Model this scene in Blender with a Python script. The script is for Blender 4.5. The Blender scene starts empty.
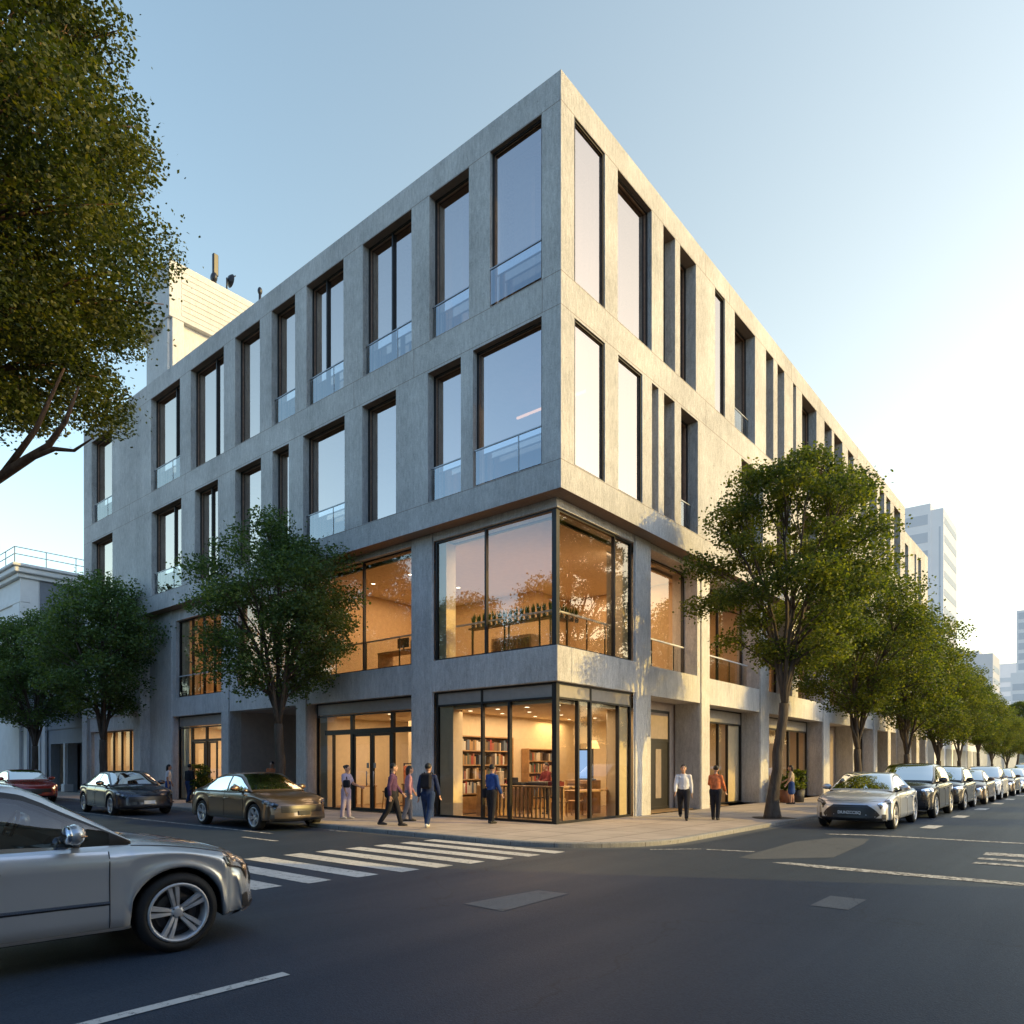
import bpy, math, random
import numpy as np
from mathutils import Vector, Matrix

scene = bpy.context.scene
COL = scene.collection
PI = math.pi
R = math.radians
rng = random.Random(11)

# ------------------------------------------------------------------ mesh builder
class MB:
    def __init__(self):
        self.v = []; self.f = []; self.m = []; self.s = []
    def add(self, verts, faces, mat=0, smooth=False):
        o = len(self.v)
        self.v.extend([tuple(p) for p in verts])
        for f in faces:
            self.f.append(tuple(i + o for i in f)); self.m.append(mat); self.s.append(smooth)
        return self
    def box(self, x0, y0, z0, x1, y1, z1, mat=0, bev=0.0):
        if x1 < x0: x0, x1 = x1, x0
        if y1 < y0: y0, y1 = y1, y0
        if z1 < z0: z0, z1 = z1, z0
        b = min(bev, (x1-x0)*.45, (y1-y0)*.45, (z1-z0)*.45)
        if b <= 0:
            v = [(x0,y0,z0),(x1,y0,z0),(x1,y1,z0),(x0,y1,z0),(x0,y0,z1),(x1,y0,z1),(x1,y1,z1),(x0,y1,z1)]
            return self.add(v, [(0,3,2,1),(4,5,6,7),(0,1,5,4),(1,2,6,5),(2,3,7,6),(3,0,4,7)], mat)
        v = []
        idx = {}
        for ix, X in enumerate((x0, x1)):
            for iy, Y in enumerate((y0, y1)):
                for iz, Z in enumerate((z0, z1)):
                    sx, sy, sz = (1 if ix == 0 else -1), (1 if iy == 0 else -1), (1 if iz == 0 else -1)
                    idx[ix,iy,iz,0] = len(v); v.append((X, Y+sy*b, Z+sz*b))
                    idx[ix,iy,iz,1] = len(v); v.append((X+sx*b, Y, Z+sz*b))
                    idx[ix,iy,iz,2] = len(v); v.append((X+sx*b, Y+sy*b, Z))
        F = []
        I = idx
        for ix in (0,1):
            q = [I[ix,0,0,0],I[ix,1,0,0],I[ix,1,1,0],I[ix,0,1,0]]; F.append(q if ix else q[::-1])
        for iy in (0,1):
            q = [I[0,iy,0,1],I[0,iy,1,1],I[1,iy,1,1],I[1,iy,0,1]]; F.append(q if iy else q[::-1])
        for iz in (0,1):
            q = [I[0,0,iz,2],I[1,0,iz,2],I[1,1,iz,2],I[0,1,iz,2]]; F.append(q if iz else q[::-1])
        for ix in (0,1):
            for iy in (0,1):
                F.append([I[ix,iy,0,0],I[ix,iy,1,0],I[ix,iy,1,1],I[ix,iy,0,1]])
        for ix in (0,1):
            for iz in (0,1):
                F.append([I[ix,0,iz,0],I[ix,1,iz,0],I[ix,1,iz,2],I[ix,0,iz,2]])
        for iy in (0,1):
            for iz in (0,1):
                F.append([I[0,iy,iz,1],I[1,iy,iz,1],I[1,iy,iz,2],I[0,iy,iz,2]])
        for ix in (0,1):
            for iy in (0,1):
                for iz in (0,1):
                    F.append([I[ix,iy,iz,0],I[ix,iy,iz,1],I[ix,iy,iz,2]])
        return self.add(v, F, mat)
    def quad(self, a, b, c, d, mat=0):
        return self.add([a,b,c,d], [(0,1,2,3)], mat)
    def tube(self, pts, rad, n=8, mat=0, smooth=True, cap=True):
        pts = [Vector(p) for p in pts]
        if not hasattr(rad, '__len__'): rad = [rad]*len(pts)
        rings = []; ref = None
        for i, p in enumerate(pts):
            t = (pts[min(i+1,len(pts)-1)] - pts[max(i-1,0)])
            if t.length < 1e-9: t = Vector((0,0,1))
            t.normalize()
            if ref is None:
                ref = Vector((1,0,0)) if abs(t.x) < .8 else Vector((0,1,0))
            u = ref - t*ref.dot(t)
            if u.length < 1e-6: u = t.orthogonal()
            u.normalize(); w = t.cross(u); ref = u
            rings.append([p + (u*math.cos(2*PI*k/n) + w*math.sin(2*PI*k/n))*rad[i] for k in range(n)])
        V = [q for r_ in rings for q in r_]
        F = []
        for i in range(len(pts)-1):
            for k in range(n):
                F.append((i*n+k, i*n+(k+1)%n, (i+1)*n+(k+1)%n, (i+1)*n+k))
        self.add(V, F, mat, smooth)
        if cap:
            o = len(self.v) - len(V)
            self.f.append(tuple(o+k for k in range(n))[::-1]); self.m.append(mat); self.s.append(False)
            e = o + (len(pts)-1)*n
            self.f.append(tuple(e+k for k in range(n))); self.m.append(mat); self.s.append(False)
        return self
    def cyl(self, c, r, h, n=16, mat=0, axis='z', r2=None):
        c = Vector(c); d = {'x':Vector((1,0,0)),'y':Vector((0,1,0)),'z':Vector((0,0,1))}[axis]
        return self.tube([c, c+d*h], [r, r if r2 is None else r2], n, mat)
    def lathe(self, prof, n=24, axis='z', c=(0,0,0), mat=0, smooth=True, closed=False):
        V = []; F = []
        for (r_, h) in prof:
            for k in range(n):
                a = 2*PI*k/n; x, y = r_*math.cos(a), r_*math.sin(a)
                if axis == 'z': p = (x, y, h)
                elif axis == 'y': p = (x, h, -y)
                else: p = (h, x, y)
                V.append((p[0]+c[0], p[1]+c[1], p[2]+c[2]))
        m_ = len(prof)
        for i in range(m_ if closed else m_-1):
            j = (i+1) % m_
            for k in range(n):
                F.append((i*n+k, i*n+(k+1)%n, j*n+(k+1)%n, j*n+k))
        return self.add(V, F, mat, smooth)
    def ellipsoid(self, c, r, nu=12, nv=8, mat=0, rot=None):
        V = []; F = []
        for j in range(nv+1):
            th = PI*j/nv
            for k in range(nu):
                a = 2*PI*k/nu
                p = Vector((r[0]*math.sin(th)*math.cos(a), r[1]*math.sin(th)*math.sin(a), r[2]*math.cos(th)))
                if rot is not None: p = rot @ p
                V.append((p.x+c[0], p.y+c[1], p.z+c[2]))
        for j in range(nv):
            for k in range(nu):
                F.append((j*nu+k, (j+1)*nu+k, (j+1)*nu+(k+1)%nu, j*nu+(k+1)%nu))
        return self.add(V, F, mat, True)
    def prism(self, poly, z0, z1, mat=0, top_only=False):
        n = len(poly)
        V = [(p[0],p[1],z0) for p in poly] + [(p[0],p[1],z1) for p in poly]
        F = [tuple(range(n, 2*n))]
        if not top_only:
            F += [(i, (i+1)%n, n+(i+1)%n, n+i) for i in range(n)]
        return self.add(V, F, mat)
    def xform(self, M):
        self.v = [tuple(M @ Vector(p)) for p in self.v]; return self
    def mesh(self, name, mats):
        me = bpy.data.meshes.new(name)
        me.from_pydata(self.v, [], self.f)
        for m in (mats if isinstance(mats, (list, tuple)) else [mats]): me.materials.append(m)
        me.polygons.foreach_set('material_index', self.m)
        me.polygons.foreach_set('use_smooth', self.s)
        me.update()
        return me
    def build(self, name, mats, parent=None):
        return link(name, self.mesh(name, mats), parent)

def link(name, me, parent=None):
    o = bpy.data.objects.new(name, me)
    COL.objects.link(o)
    if parent is not None: o.parent = parent
    return o

def tag(o, label=None, cat=None, group=None, kind=None):
    if label: o['label'] = label
    if cat: o['category'] = cat
    if group: o['group'] = group
    if kind: o['kind'] = kind
    return o

def thing(name, label, cat, loc=(0,0,0), rz=0.0, group=None):
    o = bpy.data.objects.new(name, None)
    o.empty_display_size = .2
    COL.objects.link(o)
    o.location = loc; o.rotation_euler = (0, 0, rz)
    return tag(o, label, cat, group)

def copy_tree(o, parent=None):
    c = o.copy(); COL.objects.link(c)
    c.parent = parent
    for ch in [x for x in bpy.data.objects if x.parent is o]:
        copy_tree(ch, c)
    return c

def dup(o, label, loc, rz=0.0, sc=None, group=None):
    c = copy_tree(o)
    c.location = loc; c.rotation_euler = (0, 0, rz)
    if sc: c.scale = sc if hasattr(sc, '__len__') else (sc, sc, sc)
    c['label'] = label
    if group: c['group'] = group
    return c

# ------------------------------------------------------------------ node helpers
class NT:
    def __init__(self, name):
        self.mat = bpy.data.materials.new(name); self.mat.use_nodes = True
        self.t = self.mat.node_tree; self.t.nodes.clear()
        self.out = self.t.nodes.new('ShaderNodeOutputMaterial')
    def n(self, typ, ins=None, **kw):
        nd = self.t.nodes.new(typ)
        for k, v in kw.items(): setattr(nd, k, v)
        for k, v in (ins or {}).items():
            if isinstance(v, bpy.types.NodeSocket): self.t.links.new(v, nd.inputs[k])
            else: nd.inputs[k].default_value = v
        return nd
    def math(self, op, a, b=0.0, c=None, clamp=False):
        nd = self.t.nodes.new('ShaderNodeMath'); nd.operation = op; nd.use_clamp = clamp
        for i, v in enumerate((a, b, c)):
            if v is None: continue
            if isinstance(v, bpy.types.NodeSocket): self.t.links.new(v, nd.inputs[i])
            else: nd.inputs[i].default_value = v
        return nd.outputs[0]
    def coord(self, kind='Object', scale=None):
        c = self.n('ShaderNodeTexCoord').outputs[kind]
        if scale:
            c = self.n('ShaderNodeMapping', {'Vector': c, 'Scale': scale}).outputs[0]
        return c
    def noise(self, vec, scale, detail=4, rough=.55, dist=0.0):
        return self.n('ShaderNodeTexNoise', {'Vector': vec, 'Scale': scale, 'Detail': detail, 'Roughness': rough, 'Distortion': dist}).outputs['Fac']
    def ramp(self, fac, stops, interp='LINEAR'):
        nd = self.n('ShaderNodeValToRGB', {'Fac': fac})
        cr = nd.color_ramp; cr.interpolation = interp
        while len(cr.elements) < len(stops): cr.elements.new(.5)
        for e, (p, c) in zip(cr.elements, stops):
            e.position = p; e.color = (*c, 1) if len(c) == 3 else c
        return nd.outputs[0]
    def mix(self, fac, a, b, blend='MIX'):
        nd = self.t.nodes.new('ShaderNodeMix'); nd.data_type = 'RGBA'; nd.blend_type = blend
        for s, v in ((nd.inputs[0], fac), (nd.inputs[6], a), (nd.inputs[7], b)):
            if isinstance(v, bpy.types.NodeSocket): self.t.links.new(v, s)
            else: s.default_value = (*v, 1) if (hasattr(v, '__len__') and len(v) == 3) else v
        return nd.outputs[2]
    def bump(self, h, strength=.3, dist=.01):
        return self.n('ShaderNodeBump', {'Height': h, 'Strength': strength, 'Distance': dist}).outputs[0]
    def bsdf(self, **ins):
        nd = self.n('ShaderNodeBsdfPrincipled')
        for k, v in ins.items():
            k = k.replace('_', ' ')
            if isinstance(v, bpy.types.NodeSocket): self.t.links.new(v, nd.inputs[k])
            else: nd.inputs[k].default_value = (*v, 1) if (hasattr(v, '__len__') and len(v) == 3 and 'Color' in k) or (hasattr(v, '__len__') and len(v) == 3 and 'Tint' in k) else v
        self.t.links.new(nd.outputs[0], self.out.inputs[0])
        return nd
    def surf(self, sock):
        self.t.links.new(sock, self.out.inputs[0]); return self.mat
# ------------------------------------------------------------------ materials
M = {}
def simple(name, col, rough=.6, metal=0.0, var=.12, nscale=6.0, bump=0.0, bscale=60.0, spec=.5, coat=0.0):
    t = NT(name); c = t.coord('Object')
    f = t.noise(c, nscale, 5)
    col2 = tuple(min(1, x*(1+var)) for x in col); col1 = tuple(x*(1-var) for x in col)
    base = t.ramp(f, [(.3, col1), (.7, col2)])
    kw = dict(Base_Color=base, Roughness=rough, Metallic=metal)
    b = t.bsdf(**kw)
    b.inputs['Specular IOR Level'].default_value = spec
    b.inputs['Coat Weight'].default_value = coat
    b.inputs['Coat Roughness'].default_value = .04
    if bump:
        t.t.links.new(t.bump(t.noise(c, bscale, 6), bump, .01), b.inputs['Normal'])
    M[name] = t.mat
    return t.mat

def concrete(name, lo, hi, streak=.5, grainy=1.0):
    t = NT(name); c = t.coord('Object')
    big = t.noise(c, .35, 6, .6)
    board = t.noise(t.coord('Object', (13, 13, 3.2)), 1.0, 6, .75)
    grain = t.noise(t.coord('Object', (42, 42, 20)), 1.0, 6, .7)
    st = t.noise(t.coord('Object', (2.2, 2.2, .10)), 1.0, 5, .6)
    f = t.math('ADD', t.math('MULTIPLY', big, .28), t.math('MULTIPLY', board, .34*grainy))
    f = t.math('ADD', f, t.math('MULTIPLY', st, .22*streak))
    f = t.math('ADD', f, t.math('MULTIPLY', grain, .30*grainy))
    mean = .14+.17*grainy+.11*streak+.15*grainy
    base = t.ramp(f, [(mean-.11, lo), (mean+.10, hi)])
    pits = t.n('ShaderNodeTexVoronoi', {'Vector': c, 'Scale': 5.0, 'Randomness': 1.0}).outputs['Distance']
    pit = t.ramp(pits, [(.03, (.55,.55,.55)), (.10, (1,1,1))])
    base = t.mix(1.0, base, pit, 'MULTIPLY')
    h = t.math('ADD', t.math('MULTIPLY', grain, .6), t.math('MULTIPLY', board, .8))
    b = t.bsdf(Base_Color=base, Roughness=.88)
    b.inputs['Specular IOR Level'].default_value = .25
    t.t.links.new(t.bump(h, .9, .04), b.inputs['Normal'])
    M[name] = t.mat
concrete('concrete', (.29,.28,.265), (.66,.64,.605))
concrete('concrete_podium', (.38,.365,.345), (.74,.715,.68), .8)
concrete('concrete_cream', (.44,.435,.42), (.68,.67,.64), .6)
concrete('concrete_pale', (.42,.43,.44), (.56,.57,.58), .8)
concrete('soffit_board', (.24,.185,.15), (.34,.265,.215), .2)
concrete('concrete_annex', (.27,.29,.31), (.38,.40,.42), 1.2)

def glass(name, r0, tint, gcol=(1,1,1), wave=.0, rough=0.0):
    t = NT(name)
    fr = t.n('ShaderNodeFresnel', {'IOR': 1.28 if 'car' in name else 1.5}).outputs[0]
    fac = t.math('MAXIMUM', fr, r0)
    tr = t.n('ShaderNodeBsdfTransparent', {'Color': (*tint, 1)})
    gl = t.n('ShaderNodeBsdfGlossy', {'Color': (*gcol, 1), 'Roughness': rough})
    if wave:
        c = t.coord('Object')
        nb = t.bump(t.noise(c, .5, 2), wave, .05)
        t.t.links.new(nb, gl.inputs['Normal'])
    mx = t.n('ShaderNodeMixShader', {'Fac': fac, 1: tr.outputs[0], 2: gl.outputs[0]})
    M[name] = t.surf(mx.outputs[0])
glass('glass_upper', .60, (.60,.56,.53), (1.0,.84,.72), .05)
glass('glass_first', .23, (.94,.92,.88), (1.0,.86,.72), .04)
glass('glass_shop', .06, (.95,.94,.92), wave=.02)
glass('glass_rail', .30, (.78,.87,.91), (.95,.95,.92))
glass('glass_rail_inside', .05, (.85,.88,.88))
glass('glass_car', .06, (.16,.18,.18))
glass('glass_car_clear', .08, (.42,.46,.46))
glass('lamp_glass', .12, (.92,.93,.95))
glass('glass_far', .45, (.3,.4,.5))

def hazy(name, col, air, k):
    # a distant surface with pale emission mixed in to stand for hazy air
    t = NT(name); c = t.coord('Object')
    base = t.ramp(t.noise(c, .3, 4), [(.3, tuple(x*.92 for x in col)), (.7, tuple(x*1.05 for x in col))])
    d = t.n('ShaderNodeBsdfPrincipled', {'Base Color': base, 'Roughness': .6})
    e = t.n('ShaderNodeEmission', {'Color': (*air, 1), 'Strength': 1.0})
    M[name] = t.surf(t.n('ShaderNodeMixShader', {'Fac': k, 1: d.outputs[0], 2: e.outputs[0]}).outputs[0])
simple('frame_black', (.018,.017,.017), .45, .3, .2, 10)
simple('frame_brown', (.30,.195,.14), .5, .1, .25, 5, .1, 60)
simple('room_wall', (.50,.40,.30), .9, var=.06)
simple('room_dark', (.10,.085,.075), .9)
simple('room_floor', (.30,.19,.10), .5, var=.25, nscale=3)
simple('shop_wall', (.72,.60,.42), .9, var=.05)
simple('shop_ceiling', (.72,.62,.48), .9, var=.04)
simple('shop_amber', (.62,.44,.25), .85, var=.08)
simple('shutter_box', (.30,.275,.25), .6, .2, .08)
simple('curtain_cream', (.62,.53,.42), .9, var=.1)
simple('door_black', (.02,.018,.016), .4, var=.3)
simple('wall_brown', (.26,.205,.17), .85, var=.1, bump=.2, bscale=40)
simple('portal_plaster', (.52,.43,.38), .85, var=.08, bump=.2, bscale=40)
simple('rubber', (.014,.014,.015), .75, var=.25, bump=.15, bscale=80)
simple('plastic_black', (.016,.016,.018), .38, var=.15)
simple('underbody', (.006,.006,.006), .9)
simple('alloy', (.58,.59,.61), .3, .35, .06, 10)
simple('alloy_dark', (.08,.08,.085), .4, .8, .1)
simple('chrome', (.75,.76,.78), .12, 1.0, .03)
simple('seat_dark', (.03,.028,.027), .8, var=.2)
simple('lens_red', (.35,.012,.01), .12, var=.1, coat=1.0)
simple('lens_amber', (.55,.22,.05), .15, var=.1, coat=1.0)
simple('lamp_inner', (.72,.73,.75), .25, .25, .25, 30)
simple('plate_dark', (.03,.032,.035), .4)
simple('plate_white', (.78,.79,.80), .5, var=.05)
simple('wood', (.40,.235,.105), .55, var=.3, nscale=4, bump=.1, bscale=30)
simple('wood_dark', (.16,.085,.04), .55, var=.3, nscale=4)
simple('metal_grey', (.32,.33,.34), .4, .7, .1)
simple('rail_white', (.62,.64,.66), .5, .2, .05)
simple('soil', (.06,.043,.03), .95, var=.4, nscale=20, bump=.6, bscale=30)
simple('terracotta', (.26,.11,.06), .8)
simple('pot_dark', (.05,.05,.055), .6)
simple('plaster_white', (.66,.665,.66), .85, var=.06, nscale=1.5, bump=.1)
simple('plaster_painted_shade', (.18,.195,.225), .85, var=.08)  # bluish dark copy of the white plaster; shade put into its colour
hazy('tower_panel_haze_glow', (.70,.70,.69), (.62,.68,.72), .45)
hazy('tower_glass_haze_glow', (.30,.36,.42), (.52,.60,.66), .45)
hazy('tower_pale_haze_glow', (.78,.79,.80), (.80,.83,.85), .6)
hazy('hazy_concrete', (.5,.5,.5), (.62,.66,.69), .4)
simple('hill_green', (.09,.115,.10), .95, var=.45, nscale=.35)
simple('skin', (.50,.29,.20), .55, var=.08)
simple('skin_dark', (.36,.20,.135), .55, var=.08)
simple('hair_black', (.012,.010,.010), .55, var=.3, nscale=60)
simple('shoe_black', (.016,.015,.015), .5)
simple('shoe_white', (.60,.58,.54), .6)
def cloth(name, col, var=.18):
    return simple(name, col, .9, var=var, nscale=9, bump=.25, bscale=14, spec=.2)
cloth('cloth_navy', (.022,.035,.095)); cloth('cloth_blue', (.035,.075,.24)); cloth('cloth_white', (.70,.70,.73), .06)
cloth('cloth_dark', (.022,.022,.028)); cloth('cloth_denim', (.022,.04,.10)); cloth('cloth_lilac', (.42,.38,.52), .12)
cloth('cloth_pink', (.42,.22,.26)); cloth('cloth_orange', (.55,.17,.07), .45); cloth('cloth_maroon', (.16,.03,.03))
cloth('cloth_purple', (.10,.05,.11)); cloth('cloth_beige', (.42,.34,.25)); cloth('cloth_green', (.05,.09,.05)); cloth('cloth_grey', (.16,.16,.18))
BOOKC = []
for i, c_ in enumerate([(.30,.10,.05),(.42,.25,.11),(.10,.07,.06),(.55,.45,.32),(.12,.15,.20),(.35,.05,.04),(.62,.56,.46),(.20,.14,.08),(.08,.11,.09)]):
    BOOKC.append(simple('book_cover_%s' % 'rust tan dark cream slate red ivory brown green'.split()[i], c_, .7, var=.15, nscale=20))

def carpaint(name, col, metal=.55, rough=.32):
    t = NT(name); c = t.coord('Object')
    dirt = t.noise(c, 1.4, 3, .5)
    zz = t.n('ShaderNodeSeparateXYZ', {'Vector': c}).outputs[2]
    low = t.math('SUBTRACT', 1.0, t.math('DIVIDE', zz, .75), clamp=True)
    d = t.math('MULTIPLY', t.math('MULTIPLY', low, dirt), .40, clamp=True)
    base = t.mix(d, col, (.12,.105,.09))
    rr = t.math('ADD', t.math('MULTIPLY', dirt, .05), rough-.05)
    b = t.bsdf(Base_Color=base, Metallic=metal, Roughness=rr)
    b.inputs['Coat Weight'].default_value = 1.0; b.inputs['Coat Roughness'].default_value = .035
    M[name] = t.mat
carpaint('paint_silver', (.60,.625,.65), .5, .26); carpaint('paint_bronze', (.15,.112,.078), .6)
carpaint('paint_black', (.016,.018,.024), .3, .3); carpaint('paint_blueblack', (.02,.028,.05), .4, .3)
carpaint('paint_red', (.30,.018,.014), .2, .3); carpaint('paint_white', (.72,.72,.71), 0, .3)
carpaint('paint_grey', (.15,.155,.165)); carpaint('paint_brown', (.09,.06,.045))
carpaint('paint_brightsilver', (.60,.62,.65), .5)

# asphalt
def asphalt(name, lo, hi, rough=.62):
    t = NT(name); c = t.coord('Object')
    agg = t.n('ShaderNodeTexVoronoi', {'Vector': c, 'Scale': 85.0}).outputs['Distance']
    aggc = t.n('ShaderNodeTexVoronoi', {'Vector': c, 'Scale': 85.0}).outputs['Color']
    aggv = t.n('ShaderNodeSeparateColor', {'Color': aggc}).outputs[0]
    fine = t.noise(c, 210.0, 4, .7)
    band = t.noise(t.coord('Object', (.8, .05, 1)), 1.0, 4, .6)
    blot = t.noise(c, .45, 6, .62)
    f = t.math('ADD', t.math('MULTIPLY', blot, .34), t.math('MULTIPLY', band, .34))
    f = t.math('ADD', f, t.math('MULTIPLY', aggv, .30)); f = t.math('ADD', f, t.math('MULTIPLY', fine, .12))
    f = t.math('ADD', f, t.math('MULTIPLY', t.math('SUBTRACT', t.noise(c, 32.0, 5, .75), .5), .55))
    base = t.ramp(f, [(.38, lo), (.70, hi)])
    vv = t.n('ShaderNodeTexVoronoi', {'Vector': t.n('ShaderNodeVectorMath', {0: c, 1: t.n('ShaderNodeTexNoise', {'Vector': c, 'Scale': 1.2, 'Detail': 4}).outputs['Color']}, operation='ADD').outputs[0], 'Scale': .19}, feature='DISTANCE_TO_EDGE').outputs['Distance']
    crack = t.ramp(vv, [(.0009, (.62,.62,.62)), (.0022, (1,1,1))])
    base = t.mix(1.0, base, crack, 'MULTIPLY')
    spot = t.noise(c, 1.7, 3, .5)
    base = t.mix(t.math('MULTIPLY', t.ramp(spot, [(.66, (0,0,0)), (.76, (1,1,1))]), .35), base, (.018,.018,.019))
    rr = t.math('ADD', t.math('MULTIPLY', band, -.22), rough+.10)
    b = t.bsdf(Base_Color=base, Roughness=rr)
    b.inputs['Specular IOR Level'].default_value = .34
    h = t.math('ADD', t.math('MULTIPLY', agg, .8), t.math('MULTIPLY', fine, .5))
    t.t.links.new(t.bump(h, .4, .008), b.inputs['Normal'])
    M[name] = t.mat
asphalt('asphalt', (.013,.024,.044), (.030,.047,.074))
asphalt('asphalt_patch', (.062,.070,.080), (.10,.108,.116), .7)
asphalt('asphalt_light', (.11,.113,.116), (.165,.165,.165), .7)
asphalt('asphalt_far', (.05,.05,.052), (.08,.08,.08), .8)

def roadpaint(name, wear):
    t = NT(name); c = t.coord('Object')
    n1 = t.noise(c, 9.0, 8, .75); n2 = t.noise(c, 60.0, 4, .7)
    f = t.math('ADD', t.math('MULTIPLY', n1, .65), t.math('MULTIPLY', n2, .35))
    w = t.ramp(f, [(wear-.05, (.045,.045,.047)), (wear+.04, (.62,.61,.58))])
    tone = t.ramp(t.noise(c, 1.1, 4), [(.3, (.8,.8,.8)), (.7, (1,1,1))])
    b = t.bsdf(Base_Color=t.mix(1.0, w, tone, 'MULTIPLY'), Roughness=.7)
    t.t.links.new(t.bump(n2, .4, .006), b.inputs['Normal'])
    M[name] = t.mat
roadpaint('paint_line', .43); roadpaint('paint_worn', .50); roadpaint('paint_faded', .56)

def paving(name):
    t = NT(name); c = t.coord('Object')
    br = t.n('ShaderNodeTexBrick', {'Vector': c, 'Scale': 1.0, 'Mortar Size': .016, 'Mortar Smooth': .3, 'Brick Width': 1.2, 'Row Height': 1.2,
             'Color1': (.44,.365,.30,1), 'Color2': (.50,.415,.345,1), 'Mortar': (.13,.12,.11,1)}, offset=0.0)
    st = t.noise(c, .8, 6, .65); fi = t.noise(c, 45.0, 5, .7)
    tone = t.ramp(t.math('ADD', t.math('MULTIPLY', st, .7), t.math('MULTIPLY', fi, .3)), [(.32, (.66,.66,.66)), (.68, (1.08,1.08,1.08))])
    b = t.bsdf(Base_Color=t.mix(1.0, br.outputs[0], tone, 'MULTIPLY'), Roughness=.82)
    t.t.links.new(t.bump(t.math('ADD', br.outputs[1], t.math('MULTIPLY', fi, -.4)), .35, -.01), b.inputs['Normal'])
    M[name] = t.mat
paving('paving')
concrete('kerbstone', (.22,.215,.205), (.38,.37,.35), .3)

def leafmat(name, dark, mid, light, trans=.35):
    t = NT(name)
    ri = t.n('ShaderNodeNewGeometry').outputs['Random Per Island']
    cl = t.noise(t.coord('Object'), 1.3, 3, .5)
    f = t.math('ADD', t.math('MULTIPLY', ri, .28), t.math('MULTIPLY', cl, .80))
    col = t.ramp(f, [(.36, dark), (.54, mid), (.76, light)])
    d = t.n('ShaderNodeBsdfPrincipled', {'Base Color': col, 'Roughness': .5})
    d.inputs['Specular IOR Level'].default_value = .3
    colt = t.mix(1.0, col, (2.1,1.9,.55), 'MULTIPLY')
    tr = t.n('ShaderNodeBsdfTranslucent', {'Color': colt})
    mx = t.n('ShaderNodeMixShader', {'Fac': trans, 1: d.outputs[0], 2: tr.outputs[0]})
    M[name] = t.surf(mx.outputs[0])
leafmat('leaf_street', (.030,.054,.015), (.075,.110,.024), (.165,.185,.035), .48)
leafmat('leaf_shade', (.034,.064,.022), (.070,.122,.036), (.125,.182,.050), .3)
leafmat('leaf_big', (.018,.032,.010), (.048,.070,.016), (.125,.130,.026), .40)
leafmat('leaf_pot', (.02,.04,.015), (.03,.06,.02), (.05,.08,.03), .2)

def bark(name, lo, hi):
    t = NT(name)
    w = t.noise(t.coord('Object', (14, 14, 2.2)), 1.0, 8, .7, .6)
    n2 = t.noise(t.coord('Object'), 2.0, 4)
    col = t.ramp(t.math('ADD', t.math('MULTIPLY', w, .75), t.math('MULTIPLY', n2, .25)), [(.3, lo), (.68, hi)])
    b = t.bsdf(Base_Color=col, Roughness=.9)
    b.inputs['Specular IOR Level'].default_value = .2
    t.t.links.new(t.bump(w, 1.0, .04), b.inputs['Normal'])
    M[name] = t.mat
bark('bark', (.045,.035,.027), (.15,.12,.095)); bark('bark_warm', (.06,.035,.022), (.20,.125,.08))

def emit(name, col, st):
    t = NT(name)
    e = t.n('ShaderNodeEmission', {'Color': (*col, 1), 'Strength': st})
    M[name] = t.surf(e.outputs[0])
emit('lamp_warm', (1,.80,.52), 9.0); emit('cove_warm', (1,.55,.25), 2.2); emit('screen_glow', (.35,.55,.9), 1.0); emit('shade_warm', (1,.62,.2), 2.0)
# ------------------------------------------------------------------ main building
def FL(a, d, z): return (a, d, z)           # left street front: faces -Y
def FR(a, d, z): return (-d, a, z)          # right street front: faces +X

def wall(mb, F, a0, a1, z0, z1, d0, depth, ops, mat=0, rmat=None, back=True):
    rmat = mat if rmat is None else rmat
    As = sorted({a0, a1} | {x for o in ops for x in o[:2]}); Zs = sorted({z0, z1} | {x for o in ops for x in o[2:4]})
    As = [x for x in As if a0 <= x <= a1]; Zs = [x for x in Zs if z0 <= x <= z1]
    for i in range(len(As)-1):
        for j in range(len(Zs)-1):
            ca, cz = (As[i]+As[i+1])/2, (Zs[j]+Zs[j+1])/2
            if any(o[0] < ca < o[1] and o[2] < cz < o[3] for o in ops): continue
            for dd in ((d0, d0+depth) if back else (d0,)):
                mb.quad(F(As[i],dd,Zs[j]), F(As[i+1],dd,Zs[j]), F(As[i+1],dd,Zs[j+1]), F(As[i],dd,Zs[j+1]), mat)
    for (p, q, r, s) in [o[:4] for o in ops]:
        d1 = d0+depth
        mb.quad(F(p,d0,r),F(p,d1,r),F(p,d1,s),F(p,d0,s),mat)
        mb.quad(F(q,d0,r),F(q,d1,r),F(q,d1,s),F(q,d0,s),mat)
        mb.quad(F(p,d0,s),F(q,d0,s),F(q,d1,s),F(p,d1,s),rmat)
        if r > z0 + 1e-4:
            mb.quad(F(p,d0,r),F(q,d0,r),F(q,d1,r),F(p,d1,r),mat)

def fbox(mb, F, a0, a1, d0, d1, z0, z1, mat=0, bev=0.0):
    p, q = F(a0, d0, z0), F(a1, d1, z1)
    return mb.box(p[0],p[1],p[2],q[0],q[1],q[2],mat,bev)

def ring(mb, F, a0, a1, z0, z1, w, d0, d1, mat):
    fbox(mb,F,a0,a0+w,d0,d1,z0,z1,mat); fbox(mb,F,a1-w,a1,d0,d1,z0,z1,mat)
    fbox(mb,F,a0+w,a1-w,d0,d1,z1-w,z1,mat); fbox(mb,F,a0+w,a1-w,d0,d1,z0,z0+w,mat)

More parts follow.
